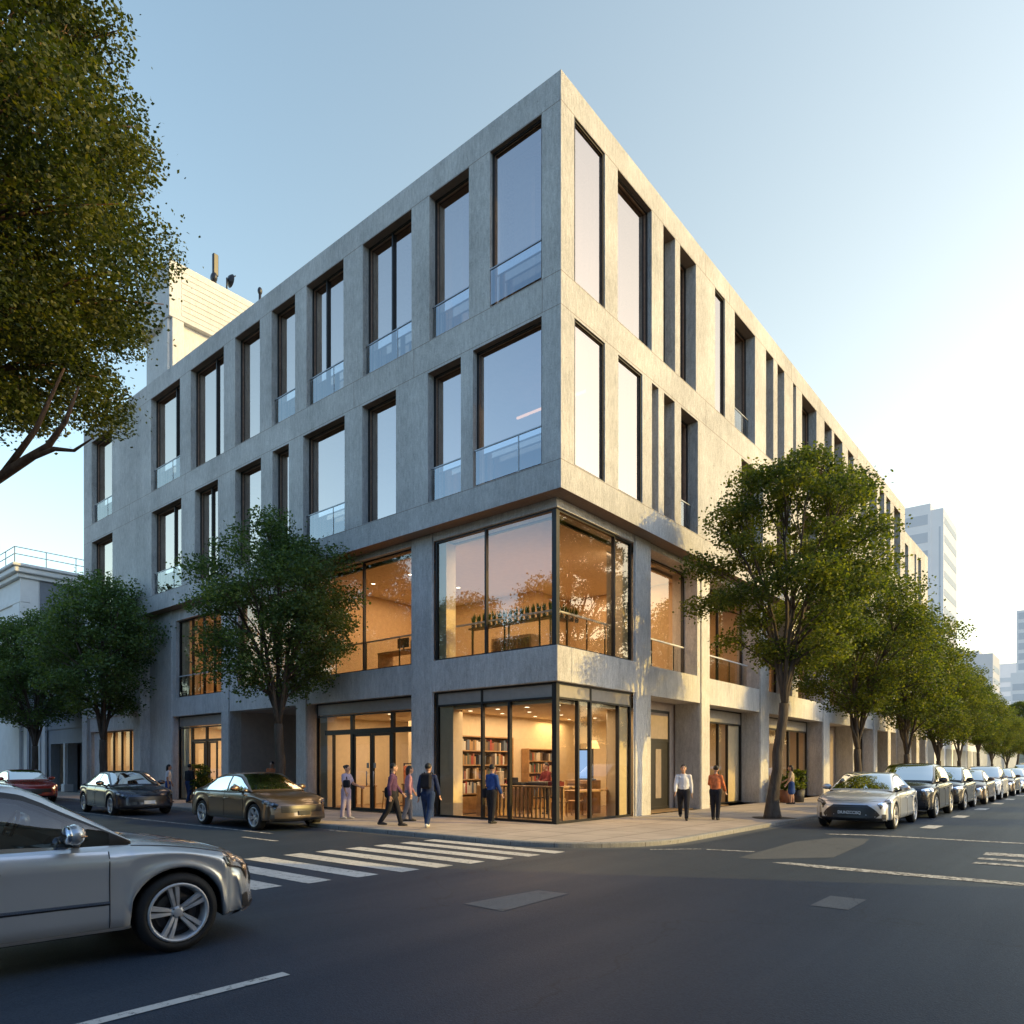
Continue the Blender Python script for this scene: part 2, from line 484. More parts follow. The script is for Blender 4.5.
def window(F, a0, a1, z0, z1, d, parent, mull=(), rail=False, pane='glass_upper', trans=(), bd=.08):
    e = .004
    a0 += e; a1 -= e; z0 += e; z1 -= e
    mb = MB()
    ring(mb, F, a0, a1, z0, z1, .045, d, d+.05, 0)
    ring(mb, F, a0+.006, a1-.006, z0+.006, z1-.006, .05, d+.052, d+.052+bd, 1)
    for f_ in mull:
        x = a0+(a1-a0)*f_
        fbox(mb,F,x-.03,x+.03,d+.003,d+.1,z0+.05,z1-.05,0)
    for z in trans:
        fbox(mb,F,a0+.05,a1-.05,d+.006,d+.095,z-.03,z+.03,0)
    w = mb.build('window', [M['frame_black'], M['frame_brown']], parent)
    g = MB(); g.quad(F(a0+.05,d+bd+.03,z0+.05),F(a1-.05,d+bd+.03,z0+.05),F(a1-.05,d+bd+.03,z1-.05),F(a0+.05,d+bd+.03,z1-.05))
    g.build('pane', M[pane], w)
    if rail:
        b = MB(); zr = z0+1.0
        b.quad(F(a0+.02,d-.1,z0+.05),F(a1-.02,d-.1,z0+.05),F(a1-.02,d-.1,zr-.012),F(a0+.02,d-.1,zr-.012),0)
        fbox(b,F,a0,a1,d-.12,d-.08,zr-.012,zr+.018,1)
        if a1-a0 > 1.9:
            x = a0+(a1-a0)*.66; fbox(b,F,x-.014,x+.014,d-.115,d-.101,z0+.02,zr-.012,1)
        b.build('balustrade', [M['glass_rail'], M['metal_grey']], w)
    return w

BL = thing('office_building', 'four storey concrete corner building with deep set windows above a lit bookshop', 'building', (0,0,0))
XE, YE, ZT, ZB = -30.85, 39.6, 19.05, 8.60
W4 = [(-2.37,-.60,1,()),(-4.74,-3.15,1,()),(-7.80,-5.50,1,(.5,)),(-10.87,-8.79,1,(.4,)),(-13.05,-11.55,1,()),(-15.62,-13.84,0,()),(-19.20,-16.47,0,(.62,)),(-22.94,-20.15,1,(.7,)),(-29.80,-27.25,1,())]
W3 = [(-3.0,-.60,1,()),(-4.80,-3.46,1,()),(-7.83,-6.20,0,()),(-11.07,-8.73,1,()),(-13.0,-11.94,0,()),(-15.62,-13.76,0,()),(-18.86,-16.93,0,(.5,)),(-22.89,-20.03,1,(.6,)),(-29.80,-27.19,0,())]
A4 = [(.58,2.04,0),(2.70,4.64,0),(5.37,6.15,0),(6.49,7.64,0),(9.14,9.99,0),(10.86,12.83,1),(13.99,14.82,0),(15.29,16.11,0),(17.2,17.6,0),(18.39,20.47,0),(21.69,22.9,0),(23.3,24.76,0),(25.78,26.85,0),(28.38,29.56,0),(30.11,31.9,0),(32.58,33.78,0),(34.3,35.4,0),(36.4,38.2,0)]
A3 = [(.59,2.04,0),(2.73,4.08,0),(4.65,5.06,0),(5.41,6.12,0),(6.56,7.79,1),(11.49,13.66,1),(15.2,16.9,0),(18.4,20.5,1),(22.0,23.2,0),(23.9,25.2,0),(28.2,30.2,0),(31.6,33.0,0),(34.5,36.2,0),(37.4,38.8,0)]
Z4, Z3 = (14.06, 18.28), (9.34, 13.12)
DEP = .62
mb = MB()
wall(mb, FL, XE, 0, ZB, ZT, 0, DEP, [(a,b,*Z4) for a,b,_,_ in W4]+[(a,b,*Z3) for a,b,_,_ in W3], 0, 1)
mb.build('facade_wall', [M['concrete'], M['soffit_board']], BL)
mb = MB()
wall(mb, FR, 0, YE, ZB, ZT, 0, DEP, [(a,b,*Z4) for a,b,_ in A4]+[(a,b,*Z3) for a,b,_ in A3], 0, 1)
mb.build('facade_wall', [M['concrete'], M['soffit_board']], BL)
# hidden sides, parapet top, roof
mb = MB()
mb.quad((XE,0,0),(XE,YE,0),(XE,YE,ZT),(XE,0,ZT)); mb.quad((XE,YE,0),(0,YE,0),(0,YE,ZT),(XE,YE,ZT))
mb.box(XE+.02, DEP+.005, 18.5, -DEP-.005, YE-.02, 18.7)
mb.quad((XE,0,ZT),(0,0,ZT),(-DEP,DEP,ZT),(XE,DEP,ZT)); mb.quad((0,0,ZT),(0,YE,ZT),(-DEP,YE,ZT),(-DEP,DEP,ZT))
mb.build('roof', M['concrete'], BL)
# small upstands that break the parapet line
for a, w in ((-6.9, 1.6), (-12.7, 1.1), (-20.3, 2.2)): MB().box(a-w/2, .12, ZT+.003, a+w/2, .5, ZT+.09, 0, .02).build('parapet_cap', M['concrete_podium'], BL)
for a, w in ((16.0, 1.2), (24.3, .9), (27.1, 1.6), (33.0, 1.3)): MB().box(-.5, a-w/2, ZT+.003, -.12, a+w/2, ZT+.11, 0, .02).build('parapet_cap', M['concrete_podium'], BL)
# formwork joints
mb = MB()
J = .014
for z in (Z4[1]+.012, Z4[0]-.012-J, Z3[1]+.07, Z3[0]-.03):
    fbox(mb, FL, XE, -.004, -.003, .02, z, z+J); fbox(mb, FR, .004, YE, -.003, .02, z, z+J)
for a in (-.60+.004, -8.25, -5.4, -19.7, -25.2): fbox(mb, FL, a, a+J, -.0035, .02, Z3[1]+.09, Z4[0]-.03)
for a in (8.4, 17.9, 27.6): fbox(mb, FR, a, a+J, -.0035, .02, Z3[1]+.09, Z4[0]-.03)
for a in (8.4, 10.4, 17.0, 21.0, 27.6): fbox(mb, FR, a, a+J, -.0035, .02, Z4[1]+.03, ZT)
mb.build('formwork_joint', M['wall_brown'], BL)
# soffit of the overhanging volume
mb = MB()
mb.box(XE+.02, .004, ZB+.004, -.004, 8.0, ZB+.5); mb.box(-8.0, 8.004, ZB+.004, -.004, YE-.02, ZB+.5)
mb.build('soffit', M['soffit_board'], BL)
for i,(a,b,r_,m_) in enumerate(W4): window(FL, a, b, *Z4, .10 if i == 0 else .24, BL, m_, r_, bd=.03 if i == 0 else .05)
for i,(a,b,r_,m_) in enumerate(W3): window(FL, a, b, *Z3, .16 if i == 0 else .24, BL, m_, r_, bd=.04 if i == 0 else .05)
for i,(a,b,r_) in enumerate(A4): window(FR, a, b, *Z4, .04 if i in (0,4) else (.14 if i == 1 else .36), BL, (), r_, bd=.025 if i in (0,4) else .05)
for i,(a,b,r_) in enumerate(A3): window(FR, a, b, *Z3, .04 if i < 2 else .36, BL, (.5,) if i == 5 else (), r_, bd=.025 if i < 2 else .08)
# rooms behind the windows: floor slabs and a lined core
mb = MB()
mb.box(XE+.1, DEP+.01, 13.25, -DEP-.01, YE-.1, 13.95)
mb.box(XE+.1, DEP+.01, 9.105, -DEP-.01, YE-.1, 9.25)
mb.build('floor_slab', M['room_floor'], BL)
mb = MB(); mb.box(XE+.1, 6.5, 9.26, -6.5, YE-.1, 18.49)
for a in (-5.1, -12.4, -20.0, -26): mb.box(a-.08, .95, 9.255, a+.08, 6.49, 13.24); mb.box(a-.08, .95, 13.96, a+.08, 6.49, 18.49)
for a in (8.6, 17.4, 27.4): mb.box(-6.49, a-.08, 9.255, -.95, a+.08, 13.24); mb.box(-6.49, a-.08, 13.96, -.95, a+.08, 18.49)
mb.build('inner_wall', M['room_wall'], BL)
mb = MB(); mb.box(-3.9, 3.0, 12.62, -.9, 3.06, 12.68); mb.build('cove_light', M['cove_warm'], BL)
# curtains behind some of the upper windows
for (a,b,z0,z1) in [(-5.5,-5.9,*Z4),(-10.6,-9.9,*Z4),(-2.2,-1.5,*Z4),(-4.6,-4.2,*Z4),(-22.6,-21.9,*Z3),(-15.4,-14.9,*Z3)]:
    mb = MB(); n = 9
    for k in range(n):
        x0 = a+(b-a)*k/n; x1 = a+(b-a)*(k+1)/n
        mb.quad((x0,.82+.05*(k%2),z0+.05),(x1,.82+.05*((k+1)%2),z0+.05),(x1,.82+.05*((k+1)%2),z1-.1),(x0,.82+.05*(k%2),z1-.1))
    mb.build('curtain', M['curtain_cream'], BL)

# ---------------- podium (two lower storeys), faces set back 0.5 m
P = .5
ZS0, ZS1, ZK = 3.83, 4.76, .10           # beam band, pavement level
G_L = [(-11.55,-6.05,ZK,ZS0),(-16.92,-12.22,ZK,ZS0),(-21.9,-17.56,ZK,ZS0)]
U_L = [(-11.3,-6.05,ZS1,8.42),(-16.3,-12.3,ZS1,8.1),(-21.6,-17.56,4.66,8.1)]
mb = MB()
wall(mb, FL, -24.2, -5.06, 0, ZB, P, .5, G_L+U_L, 0)
mb.build('podium_wall', M['concrete_podium'], BL)
G_R = [(5.45,9.02,ZK,ZS0),(9.76,14.6,ZK,ZS0),(15.62,23.1,ZK,ZS0),(24.2,28.6,ZK,ZS0),(29.8,33.2,ZK,ZS0),(34.1,36.9,ZK,ZS0),(37.7,39.5,ZK,ZS0)]
U_R = [(5.45,8.8,ZS1,8.42),(9.76,14.6,ZS1,8.42),(15.62,18.6,ZS1,8.42),(19.4,23.1,ZS1,8.42),(24.2,28.6,ZS1,8.42),(29.8,33.2,ZS1,8.42),(34.1,36.9,ZS1,8.42)]
mb = MB()
wall(mb, FR, 4.42, YE, 0, ZB, P, .95, G_R+U_R, 0)
mb.build('podium_wall', M['concrete_podium'], BL)
# corner beam wrapping the glass corner
mb = MB()
pr = .09
mb.box(-5.06, P-pr, ZS0, -P+pr, P+.55, ZS1, 0, .012); mb.box(-P-.55, P+.553, ZS0, -P+pr, 4.42, ZS1, 0, .012)
mb.build('corner_beam', M['concrete_podium'], BL)
mb = MB()
mb.box(-5.06, P-.03, 8.36, -P+.03, P+.5, ZB-.002); mb.box(-P-.5, P+.503, 8.36, -P+.03, 4.42, ZB-.002)
mb.build('corner_beam', M['concrete_podium'], BL)
# column faces standing 4 cm proud
for a0,a1 in ((-6.02,-5.10),(-12.19,-11.58),(-17.53,-16.95),(-22.6,-21.93)): fbox(MB(),FL,a0,a1,P-.045,P+.02,.03,ZB-.003,0,.012).build('column_face', M['concrete_podium'], BL)
for a0,a1 in ((4.47,5.42),(9.05,9.73),(14.63,15.59),(23.13,24.17),(28.63,29.77),(33.23,34.07),(36.93,37.67)): fbox(MB(),FR,a0,a1,P-.045,P+.02,.03,ZB-.003,0,.012).build('column_face', M['concrete_podium'], BL)
# end bay, flush with the upper volume
mb = MB()
wall(mb, FL, XE, -24.2, 0, ZB, .06, .5, [(-30.1,-24.95,.45,3.35)], 0)
mb.quad((-24.2,.06,0),(-24.2,P,0),(-24.2,P,ZB),(-24.2,.06,ZB))
mb.box(XE, -.09, 0, XE+.62, .057, ZB-.004, 0, .02); mb.box(XE+.62, -.02, 4.05, -24.2, .057, 4.15)
mb.build('end_bay_wall', M['concrete_podium'], BL)
window(FL, -30.1, -24.95, .45, 3.35, .3, BL, (.24,.43,.62,.81), False, 'glass_shop')
mb = MB(); fbox(mb, FL, -30.05, -28.95, .22, .26, .5, 3.3); mb.build('blank_panel', M['concrete_podium'], BL)

# ---------------- shop glazing
def glazing(name, F, a0, a1, z0, z1, d, mulls, transoms, parent, pane='glass_shop', head=None, bar=.055, header=0.0, jamb_panel=0.0, jamb_at=0):
    """one shopfront: frame mesh with panes, shutter box and side lining as its sub-parts"""
    mb = MB()
    ring(mb, F, a0, a1, z0, z1, bar, d, d+.10, 0)
    for (x, zz0, zz1, w) in mulls: fbox(mb,F,x-w/2,x+w/2,d-.004,d+.104,max(zz0,z0+bar),min(zz1,z1-bar),0)
    for (x0, x1, z, w) in transoms: fbox(mb,F,max(x0,a0+bar),min(x1,a1-bar),d-.002,d+.102,z-w/2,z+w/2,0)
    w_ = mb.build(name, M['frame_black'], parent)
    g = MB(); g.quad(F(a0+bar,d+.05,z0+bar),F(a1-bar,d+.05,z0+bar),F(a1-bar,d+.05,z1-bar),F(a0+bar,d+.05,z1-bar))
    g.build('pane', M[pane], w_)
    if header:
        h = MB(); fbox(h,F,a0+bar,a1-bar,d+.02,d+.046,z1-bar-header,z1-bar); h.build('shutter_box', M['shutter_box'], w_)
    if jamb_panel:
        h = MB()
        if jamb_at == 0: fbox(h,F,a0+bar+.01,a0+bar+jamb_panel,d+.10,d+.5,z0+.02,z1-.05)
        else: fbox(h,F,a1-bar-jamb_panel,a1-bar-.01,d+.10,d+.5,z0+.02,z1-.05)
        h.build('side_lining', M['shop_wall'], w_)
    return w_
GZ0, GZ1 = ZK+.01, ZS0-.004
XL, YR = -4.99, 4.36
d0 = P+.04
# ground floor corner
glazing('shopfront', FL, XL, -P-.13, GZ0, GZ1, d0, [(-3.16,GZ0,GZ1,.07),(-2.16,GZ0,3.42,.08)], [(XL,-P,3.42,.05)], BL, header=.34, jamb_panel=.55)
glazing('shopfront', FR, P+.13, YR, GZ0, GZ1, d0, [(1.57,GZ0,3.42,.07),(2.17,GZ0,GZ1,.07),(3.65,GZ0,3.42,.05)], [(P,YR,3.42,.05)], BL, header=.34, jamb_panel=.5, jamb_at=1)
mb = MB(); mb.box(-P-.128, P+.03, ZK+.004, -P-.03, P+.128, ZS0-.003); mb.box(-P-.128, P+.032, ZS1+.002, -P-.032, P+.128, 8.357)
mb.build('corner_post', M['frame_black'], BL)
# first floor corner
UZ0, UZ1 = ZS1+.004, 8.355
glazing('corner_window', FL, -5.03, -P-.13, UZ0, UZ1, d0, [(-3.02,UZ0,UZ1,.06)], [], BL, 'glass_first', jamb_panel=.3)
glazing('corner_window', FR, P+.13, 4.38, UZ0, UZ1, d0, [(3.42,UZ0,UZ1,.06)], [], BL, 'glass_first', jamb_panel=.3, jamb_at=1)
# first floor others
def upwin(F, a0, a1, z0, z1, d, mulls, **k):
    return glazing('first_floor_window', F, a0+.004, a1-.004, z0+.004, z1-.004, d, [(x,z0,z1,.05) for x in mulls], [], BL, 'glass_first', **k)
upwin(FL,-11.3,-6.05,ZS1,8.42,P+.16,(-8.6,))
upwin(FL,-16.3,-12.3,ZS1,8.1,P+.16,(-14.9,-13.6))
upwin(FL,-21.6,-17.56,4.66,8.1,P+.16,(-20.4,-19.4,-18.5), jamb_panel=.7)
upwin(FR,5.45,8.8,ZS1,8.42,P+.5,(6.3,))
for (a0,a1,ms) in ((9.76,14.6,(12.2,)),(15.62,18.6,(17.1,)),(19.4,23.1,(21.2,)),(24.2,28.6,(26.4,)),(29.8,33.2,(31.5,)),(34.1,36.9,())):
    upwin(FR,a0,a1,ZS1,8.42,P+.72,ms)
# balustrades on the first floor
def balus(F, a0, a1, d, z0, n=2, h=.98, gl='glass_rail_inside'):
    b = MB()
    b.quad(F(a0,d,z0+.06),F(a1,d,z0+.06),F(a1,d,z0+h-.02),F(a0,d,z0+h-.02),0)
    fbox(b,F,a0,a1,d-.03,d+.03,z0+h-.02,z0+h+.025,1)
    for i in range(n):
        x = a0+(a1-a0)*(i+.5)/n; fbox(b,F,x-.022,x+.022,d+.005,d+.03,z0+.02,z0+h-.025,2)
    b.build('balustrade', [M[gl], M['rail_white'], M['frame_black']], BL)
balus(FL,-4.4,-.68,P+.30,ZS1+.03,3); balus(FR,.95,3.8,P+.30,ZS1+.03,3); balus(FL,-11.2,-6.2,P+.36,ZS1+.03,3)
balus(FR,5.6,8.7,P+.44,ZS1+.02,2); balus(FL,-21.5,-17.7,P+.1,4.7,3,.9); balus(FL,-16.2,-12.4,P+.1,ZS1+.02,3,.9)
for (a0,a1) in ((9.76,14.6),(19.4,23.1),(24.2,28.6),(29.8,33.2)): balus(FR,a0+.05,a1-.05,P+.5,ZS1+.02,4)
# entrance shopfront with double door
mx = lambda u: u
ES = glazing('entrance_shopfront', FL, -11.3, -6.06, GZ0, GZ1, P+.22, [(-9.30,GZ0,3.36,.13),(-7.22,GZ0,3.36,.13),(-10.35,GZ0,2.72,.05)], [(-11.3,-6.06,3.36,.05),(-10.8,-6.06,2.78,.17)], BL, header=.36, jamb_panel=.45)
for s, x0, x1 in ((1,-9.23,-8.28),(-1,-8.24,-7.29)):
    mb = MB(); ring(mb, FL, x0, x1, GZ0+.03, 2.69, .075, P+.24, P+.30, 0)
    dr = mb.build('door', M['frame_black'], ES)
    hx = x1-.16 if s == 1 else x0+.16
    mb = MB(); mb.tube([(hx,P+.17,.95),(hx,P+.17,1.45)], .018, 8); mb.box(hx-.012,P+.17,1.0,hx+.012,P+.24,1.03); mb.box(hx-.012,P+.17,1.37,hx+.012,P+.24,1.4)
    mb.box(hx-.05,P+.215,1.55,hx+.05,P+.238,1.72)
    mb.build('handle', M['metal_grey'], dr)
# third shop on the left street
S3 = glazing('shopfront', FL, -21.75, -17.6, GZ0, GZ1, P+.2, [(-20.55,GZ0,3.3,.1),(-19.25,GZ0,3.3,.08)], [(-21.75,-17.6,3.3,.05),(-20.5,-17.6,2.72,.1)], BL, header=.4, jamb_panel=.75)
for x0, x1 in ((-20.45,-19.45),(-19.1,-18.4)):
    mb = MB(); ring(mb, FL, x0, x1, GZ0+.03, 2.66, .07, P+.23, P+.29, 0); mb.build('door', M['frame_black'], S3)
# recessed portal on the left street
mb = MB()
mb.quad((-16.92,1.0,ZK),(-16.92,4.2,ZK),(-16.92,4.2,ZS0),(-16.92,1.0,ZS0)); mb.quad((-12.22,1.0,ZK),(-12.22,4.2,ZK),(-12.22,4.2,ZS0),(-12.22,1.0,ZS0))
mb.quad((-16.92,4.2,ZK),(-12.22,4.2,ZK),(-12.22,4.2,ZS0),(-16.92,4.2,ZS0)); mb.quad((-16.92,1.0,ZS0),(-12.22,1.0,ZS0),(-12.22,4.2,ZS0),(-16.92,4.2,ZS0))
mb.build('portal_lining', M['portal_plaster'], BL)
mb = MB(); ring(mb, FL, -15.2, -13.9, ZK+.02, 3.0, .09, 4.08, 4.17, 0); mb.box(-15.11,4.11,ZK+.1,-13.99,4.14,2.9,1)
mb.build('portal_door', [M['frame_black'], M['curtain_cream']], BL)
# recessed door beside the bookshop, right street
dd = 1.02
mb = MB(); mb.box(-P-dd-.1,5.3,ZK,-P-dd,9.16,ZS0+.3); mb.build('doorway_lining', M['portal_plaster'], BL)
mb = MB(); ring(mb, FR, 6.1, 8.6, ZK+.02, 3.55, .09, P+dd-.06, P+dd-.004, 0); fbox(mb, FR, 6.19, 8.51, P+dd-.055, P+dd-.01, 2.45, 2.56, 0)
fbox(mb, FR, 6.19, 8.51, P+dd-.035, P+dd-.005, ZK+.11, 2.45, 0); fbox(mb, FR, 6.19, 8.51, P+dd-.04, P+dd-.006, 2.56, 3.46, 1); fbox(mb, FR, 7.6, 8.0, P+dd-.05, P+dd-.036, .5, 2.2, 1)
dr = mb.build('door', [M['door_black'], M['wall_brown']], BL)
mb = MB(); mb.tube([(-P-dd+.10,7.0,.9),(-P-dd+.10,7.0,1.5)], .02, 8); mb.build('handle', M['metal_grey'], dr)
# shopfronts of the right street
glazing('shopfront', FR, 9.77, 14.59, GZ0, GZ1, P+.75, [(12.3,GZ0,3.3,.07),(13.2,GZ0,3.3,.04)], [(9.77,14.59,3.3,.06)], BL, header=.45, jamb_panel=1.1, jamb_at=1)
glazing('shopfront', FR, 15.64, 23.08, GZ0, GZ1, P+.75, [(17.3,GZ0,3.3,.06),(18.9,GZ0,3.3,.09),(20.4,GZ0,3.3,.12),(21.8,GZ0,3.3,.06)], [(15.64,23.08,3.3,.07)], BL, header=.45)
mb = MB(); fbox(mb, FR, 24.21, 28.59, P+.9, P+.95, ZK, ZS0-.01); mb.build('blank_panel', M['wall_brown'], BL)
glazing('shopfront', FR, 29.82, 33.18, GZ0, GZ1, P+.6, [(31.4,GZ0,3.3,.08)], [(29.8,33.2,3.3,.06)], BL, header=.4)
glazing('shopfront', FR, 34.12, 36.88, GZ0, GZ1, P+.6, [(35.5,GZ0,3.3,.08)], [(34.1,36.9,3.3,.06)], BL, header=.4)
mb = MB(); fbox(mb, FR, 37.71, 39.49, P+.8, P+.85, ZK, ZS0-.01); mb.build('blank_panel', M['wall_brown'], BL)
# ---------------- interiors of the building shell
mb = MB()   # floors and ceilings of the two lower storeys
mb.box(-30.2, .7, .02, -.72, 12, .115); mb.box(-9.0, 12.003, .02, -1.3, YE-.1, .115)
mb.box(-24.0, 1.02, ZS0+.01, -P-.6, 11.9, ZS1-.02); mb.box(-9.0, 11.903, ZS0+.01, -1.47, YE-.1, ZS1-.02)
mb.build('floor_slab', M['room_floor'], BL)
def BX(*a): MB().box(*a).build(BN, M[BM], BL)
BN, BM = 'ceiling', 'shop_ceiling'
ZC = 3.30
BX(-5.12, .72, ZC, -.72, 5.28, ZC+.1); BX(-5.12, 5.281, ZC, -1.72, 8.4, ZC+.1); BX(-11.9, .95, 3.42, -5.25, 6.4, 3.5); BX(-22.4, .95, 3.42, -17.2, 5.4, 3.5)
BX(-9.0, 9.3, 3.4, -1.5, 24.1, 3.5); BX(-9.0, 29.5, 3.4, -1.5, 37.3, 3.5); BX(-30.4, .65, 3.4, -24.6, 4.4, 3.5)
BN, BM = 'shop_wall', 'shop_wall'
BX(-5.24, 1.0, .12, -5.12, 8.4, 3.82); BX(-5.12, 8.4, .12, -1.63, 8.55, 3.82); BX(-1.64, 5.285, .12, -1.0, 5.36, 3.82); BX(-1.76, 5.365, .12, -1.64, 8.395, 3.82)
BX(-11.98, 1.0, .12, -11.86, 6.4, 3.82); BX(-11.86, 6.4, .12, -5.26, 6.52, 3.82)
BX(-22.5, 1.0, .12, -22.38, 5.4, 3.82); BX(-22.38, 5.4, .12, -17.2, 5.52, 3.82); BX(-17.2, 1.0, .12, -17.08, 5.4, 3.82)
BX(-30.5, .6, .12, -30.4, 4.4, 3.82); BX(-30.4, 4.4, .12, -24.5, 4.5, 3.82); BX(-24.6, .6, .12, -24.5, 4.4, 3.82)
BX(-6.2, 9.2, .12, -6.0, 24.2, 3.82); BX(-6.0, 9.15, .12, -1.5, 9.27, 3.82); BX(-6.0, 24.1, .12, -1.5, 24.2, 3.82); BX(-6.0, 15.0, .12, -1.5, 15.12, 3.82)
BX(-6.2, 29.4, .12, -6.0, 37.4, 3.82); BX(-6.0, 33.6, .12, -1.5, 33.7, 3.82)
BX(-7.6, 4.6, .12, -7.1, 5.1, 3.4); BX(-10.3, 4.2, .12, -9.9, 4.6, 3.4)
mb = MB()   # first floor lining, amber
mb.box(-24.0, 7.0, ZS1, -6.4, 7.15, 8.58); mb.box(-6.4, 7.0, ZS1, -6.25, YE-.1, 8.58)
pass
mb.box(-11.9, 1.02, ZS1, -11.8, 6.99, 8.29); mb.box(-17.2, 1.02, ZS1, -17.1, 6.99, 8.29); mb.box(-24.0, 1.02, ZS1, -23.9, 6.99, 8.29)
for y in (9.3, 15.1, 23.6, 33.5): mb.box(-6.24, y-.05, ZS1, -1.48, y+.05, 8.29)
mb.build('first_floor_wall', M['shop_amber'], BL)
for q in ((-24.0, 1.05, 8.30, -P-.62, 7.0, 8.34), (-6.25, 7.003, 8.30, -1.47, YE-.1, 8.34)): MB().box(*q).build('first_floor_ceiling', M['shop_ceiling'], BL)
mb = MB()
for y in (24.15, 28.65, 29.75, 33.6): pass
# low wing further along the right street
WG = thing('wing_building', 'lower beige concrete wing joined to the far end of the corner building', 'building', (-.3, YE+.06, 0))
mb = MB()
wall(mb, lambda a,d,z: (-d, a, z), 0, 9.7, 0, 17.9, 0, .6, [(1.1,2.6,13.4,17.1),(4.7,5.3,13.4,17.1),(6.0,7.1,13.4,17.1),(1.0,2.8,9.0,12.4),(4.4,6.4,9.0,12.4),(.6,2.6,.1,3.8),(3.6,5.4,.1,3.8),(6.4,8.8,.1,3.8),(.6,2.6,4.8,8.2),(3.6,5.4,4.8,8.2),(6.4,8.8,4.8,8.2)])
mb.quad((0,9.7,0),(-16,9.7,0),(-16,9.7,17.9),(0,9.7,17.9)); mb.quad((-16,0,0),(-16,9.7,0),(-16,9.7,17.9),(-16,0,17.9)); mb.quad((0,0,17.9),(0,9.7,17.9),(-16,9.7,17.9),(-16,0,17.9))
mb.build('wall', M['concrete'], WG)
for (a0,a1,z0,z1) in [(1.1,2.6,13.4,17.1),(4.7,5.3,13.4,17.1),(6.0,7.1,13.4,17.1),(1.0,2.8,9.0,12.4),(4.4,6.4,9.0,12.4),(.6,2.6,4.8,8.2),(3.6,5.4,4.8,8.2),(6.4,8.8,4.8,8.2)]:
    window(lambda a,d,z: (-d, a, z), a0, a1, z0, z1, .35, WG, (), False)
mb = MB(); mb.box(-.75, .3, .1, -.7, 9.2, 3.9); mb.build('shop_back', M['wall_brown'], WG)
# ------------------------------------------------------------------ things inside the shops
KF = .118   # shop floor level
def bookcase(label, loc, rz, w, h, nsh, seed, group_label, per, base=0.0):
    t = thing('bookcase', label, 'bookcase', loc, rz)
    d = .32
    for s in (-1, 1):
        mb = MB(); mb.box(s*w/2-.02, -d, 0, s*w/2+.02, 0, h); mb.build('side_panel', M['wood'], t)
    mb = MB(); mb.box(-w/2+.021, -.02, .02, w/2-.021, -.004, h-.01); mb.build('back_panel', M['wood_dark'], t)
    zs = [base + .06 + (h-base-.1)*i/nsh for i in range(nsh+1)]
    for z in zs:
        mb = MB(); mb.box(-w/2+.021, -d+.005, z, w/2-.021, -.021, z+.035); mb.build('shelf', M['wood'], t)
    if base > .3:
        mb = MB(); mb.box(-w/2+.022, -d+.02, .03, w/2-.022, -.03, base); mb.build('base_cupboard', M['wood'], t)
    r_ = random.Random(seed)
    rot = Matrix.Rotation(rz, 4, 'Z')
    for k in range(nsh):
        x = -w/2+.05; gap = zs[k+1]-zs[k]-.05
        n = 0
        while x < w/2-.1 and n < per:
            bw = r_.uniform(.05, .11); bh = gap*r_.uniform(.62, .93); bd = r_.uniform(.17, .25)
            if r_.random() < .08: x += r_.uniform(.1, .25)
            if x+bw > w/2-.04: break
            p = rot @ Vector((x+bw/2, -d+.03+bd/2, zs[k]+.036)) + Vector(loc)
            o = bpy.data.objects.new('book', BOOKM[r_.choice((0,1,1,2,2,3,4,5,6,6,7,7,7,8))]); COL.objects.link(o)
            o.location = p; o.rotation_euler = (0,0,rz); o.scale = (bw, bd, bh)
            tag(o, group_label, 'book', group_label)
            x += bw+.006; n += 1
    return t
BOOKM = []
for m_ in BOOKC:
    mb = MB(); mb.box(-.5,-.5,0,.5,-.42,1); mb.box(-.5,-.42,0,-.38,.5,1); mb.box(.38,-.42,0,.5,.5,1); mb.box(-.379,-.419,.02,.379,.46,.97,1)
    BOOKM.append(mb.mesh('book', [m_, M['plate_white']]))
bookcase('wide wooden bookcase filled with rows of books behind the corner glass', (-5.10,2.65,KF), PI/2, 2.5, 2.45, 4, 3, 'upright books on the wide bookcase in the corner shop', 26, .55)
bookcase('low wooden bookcase under a glowing patch of wall in the corner shop', (-5.10,5.6,KF), PI/2, 1.7, 2.1, 4, 5, 'upright books on the low bookcase under the glowing wall', 17, .35)

bookcase('tall wooden bookcase at the back of the entrance shop behind the doors', (-9.6,6.38,KF), 0, 2.2, 2.3, 4, 11, 'upright books on the bookcase behind the entrance doors', 14, .5)
bookcase('narrow wooden bookcase beside the pale column inside the entrance shop', (-6.5,6.38,KF), 0, 1.3, 2.2, 4, 12, 'upright books on the narrow bookcase inside the entrance shop', 9, .4)
def table(label, loc, rz, w, d, h, mat='wood', slats=0, group=None):
    t = thing('table', label, 'table', loc, rz, group)
    mb = MB(); mb.box(-w/2,-d/2,h-.05,w/2,d/2,h,0,.006); mb.build('tabletop', M[mat], t)
    for sx in (-1,1):
        for sy in (-1,1):
            x, y = sx*(w/2-.06), sy*(d/2-.06)
            mb = MB(); mb.box(x-.03,y-.03,0,x+.03,y+.03,h-.051); mb.build('leg', M[mat], t)
    if slats:
        mb = MB()
        for i in range(slats):
            x = -w/2+.14+(w-.28)*i/(slats-1); mb.box(x-.03,-d/2+.12,.06,x+.03,-d/2+.15,h-.052)
        mb.box(-w/2+.09,-d/2+.10,.02,w/2-.09,-d/2+.17,.06)
        mb.build('slat_front', M[mat], t)
    return t
table('long slatted wooden display table standing behind the corner glass', (-2.0,1.55,KF), 0, 2.5, .8, .95, 'wood', 16)
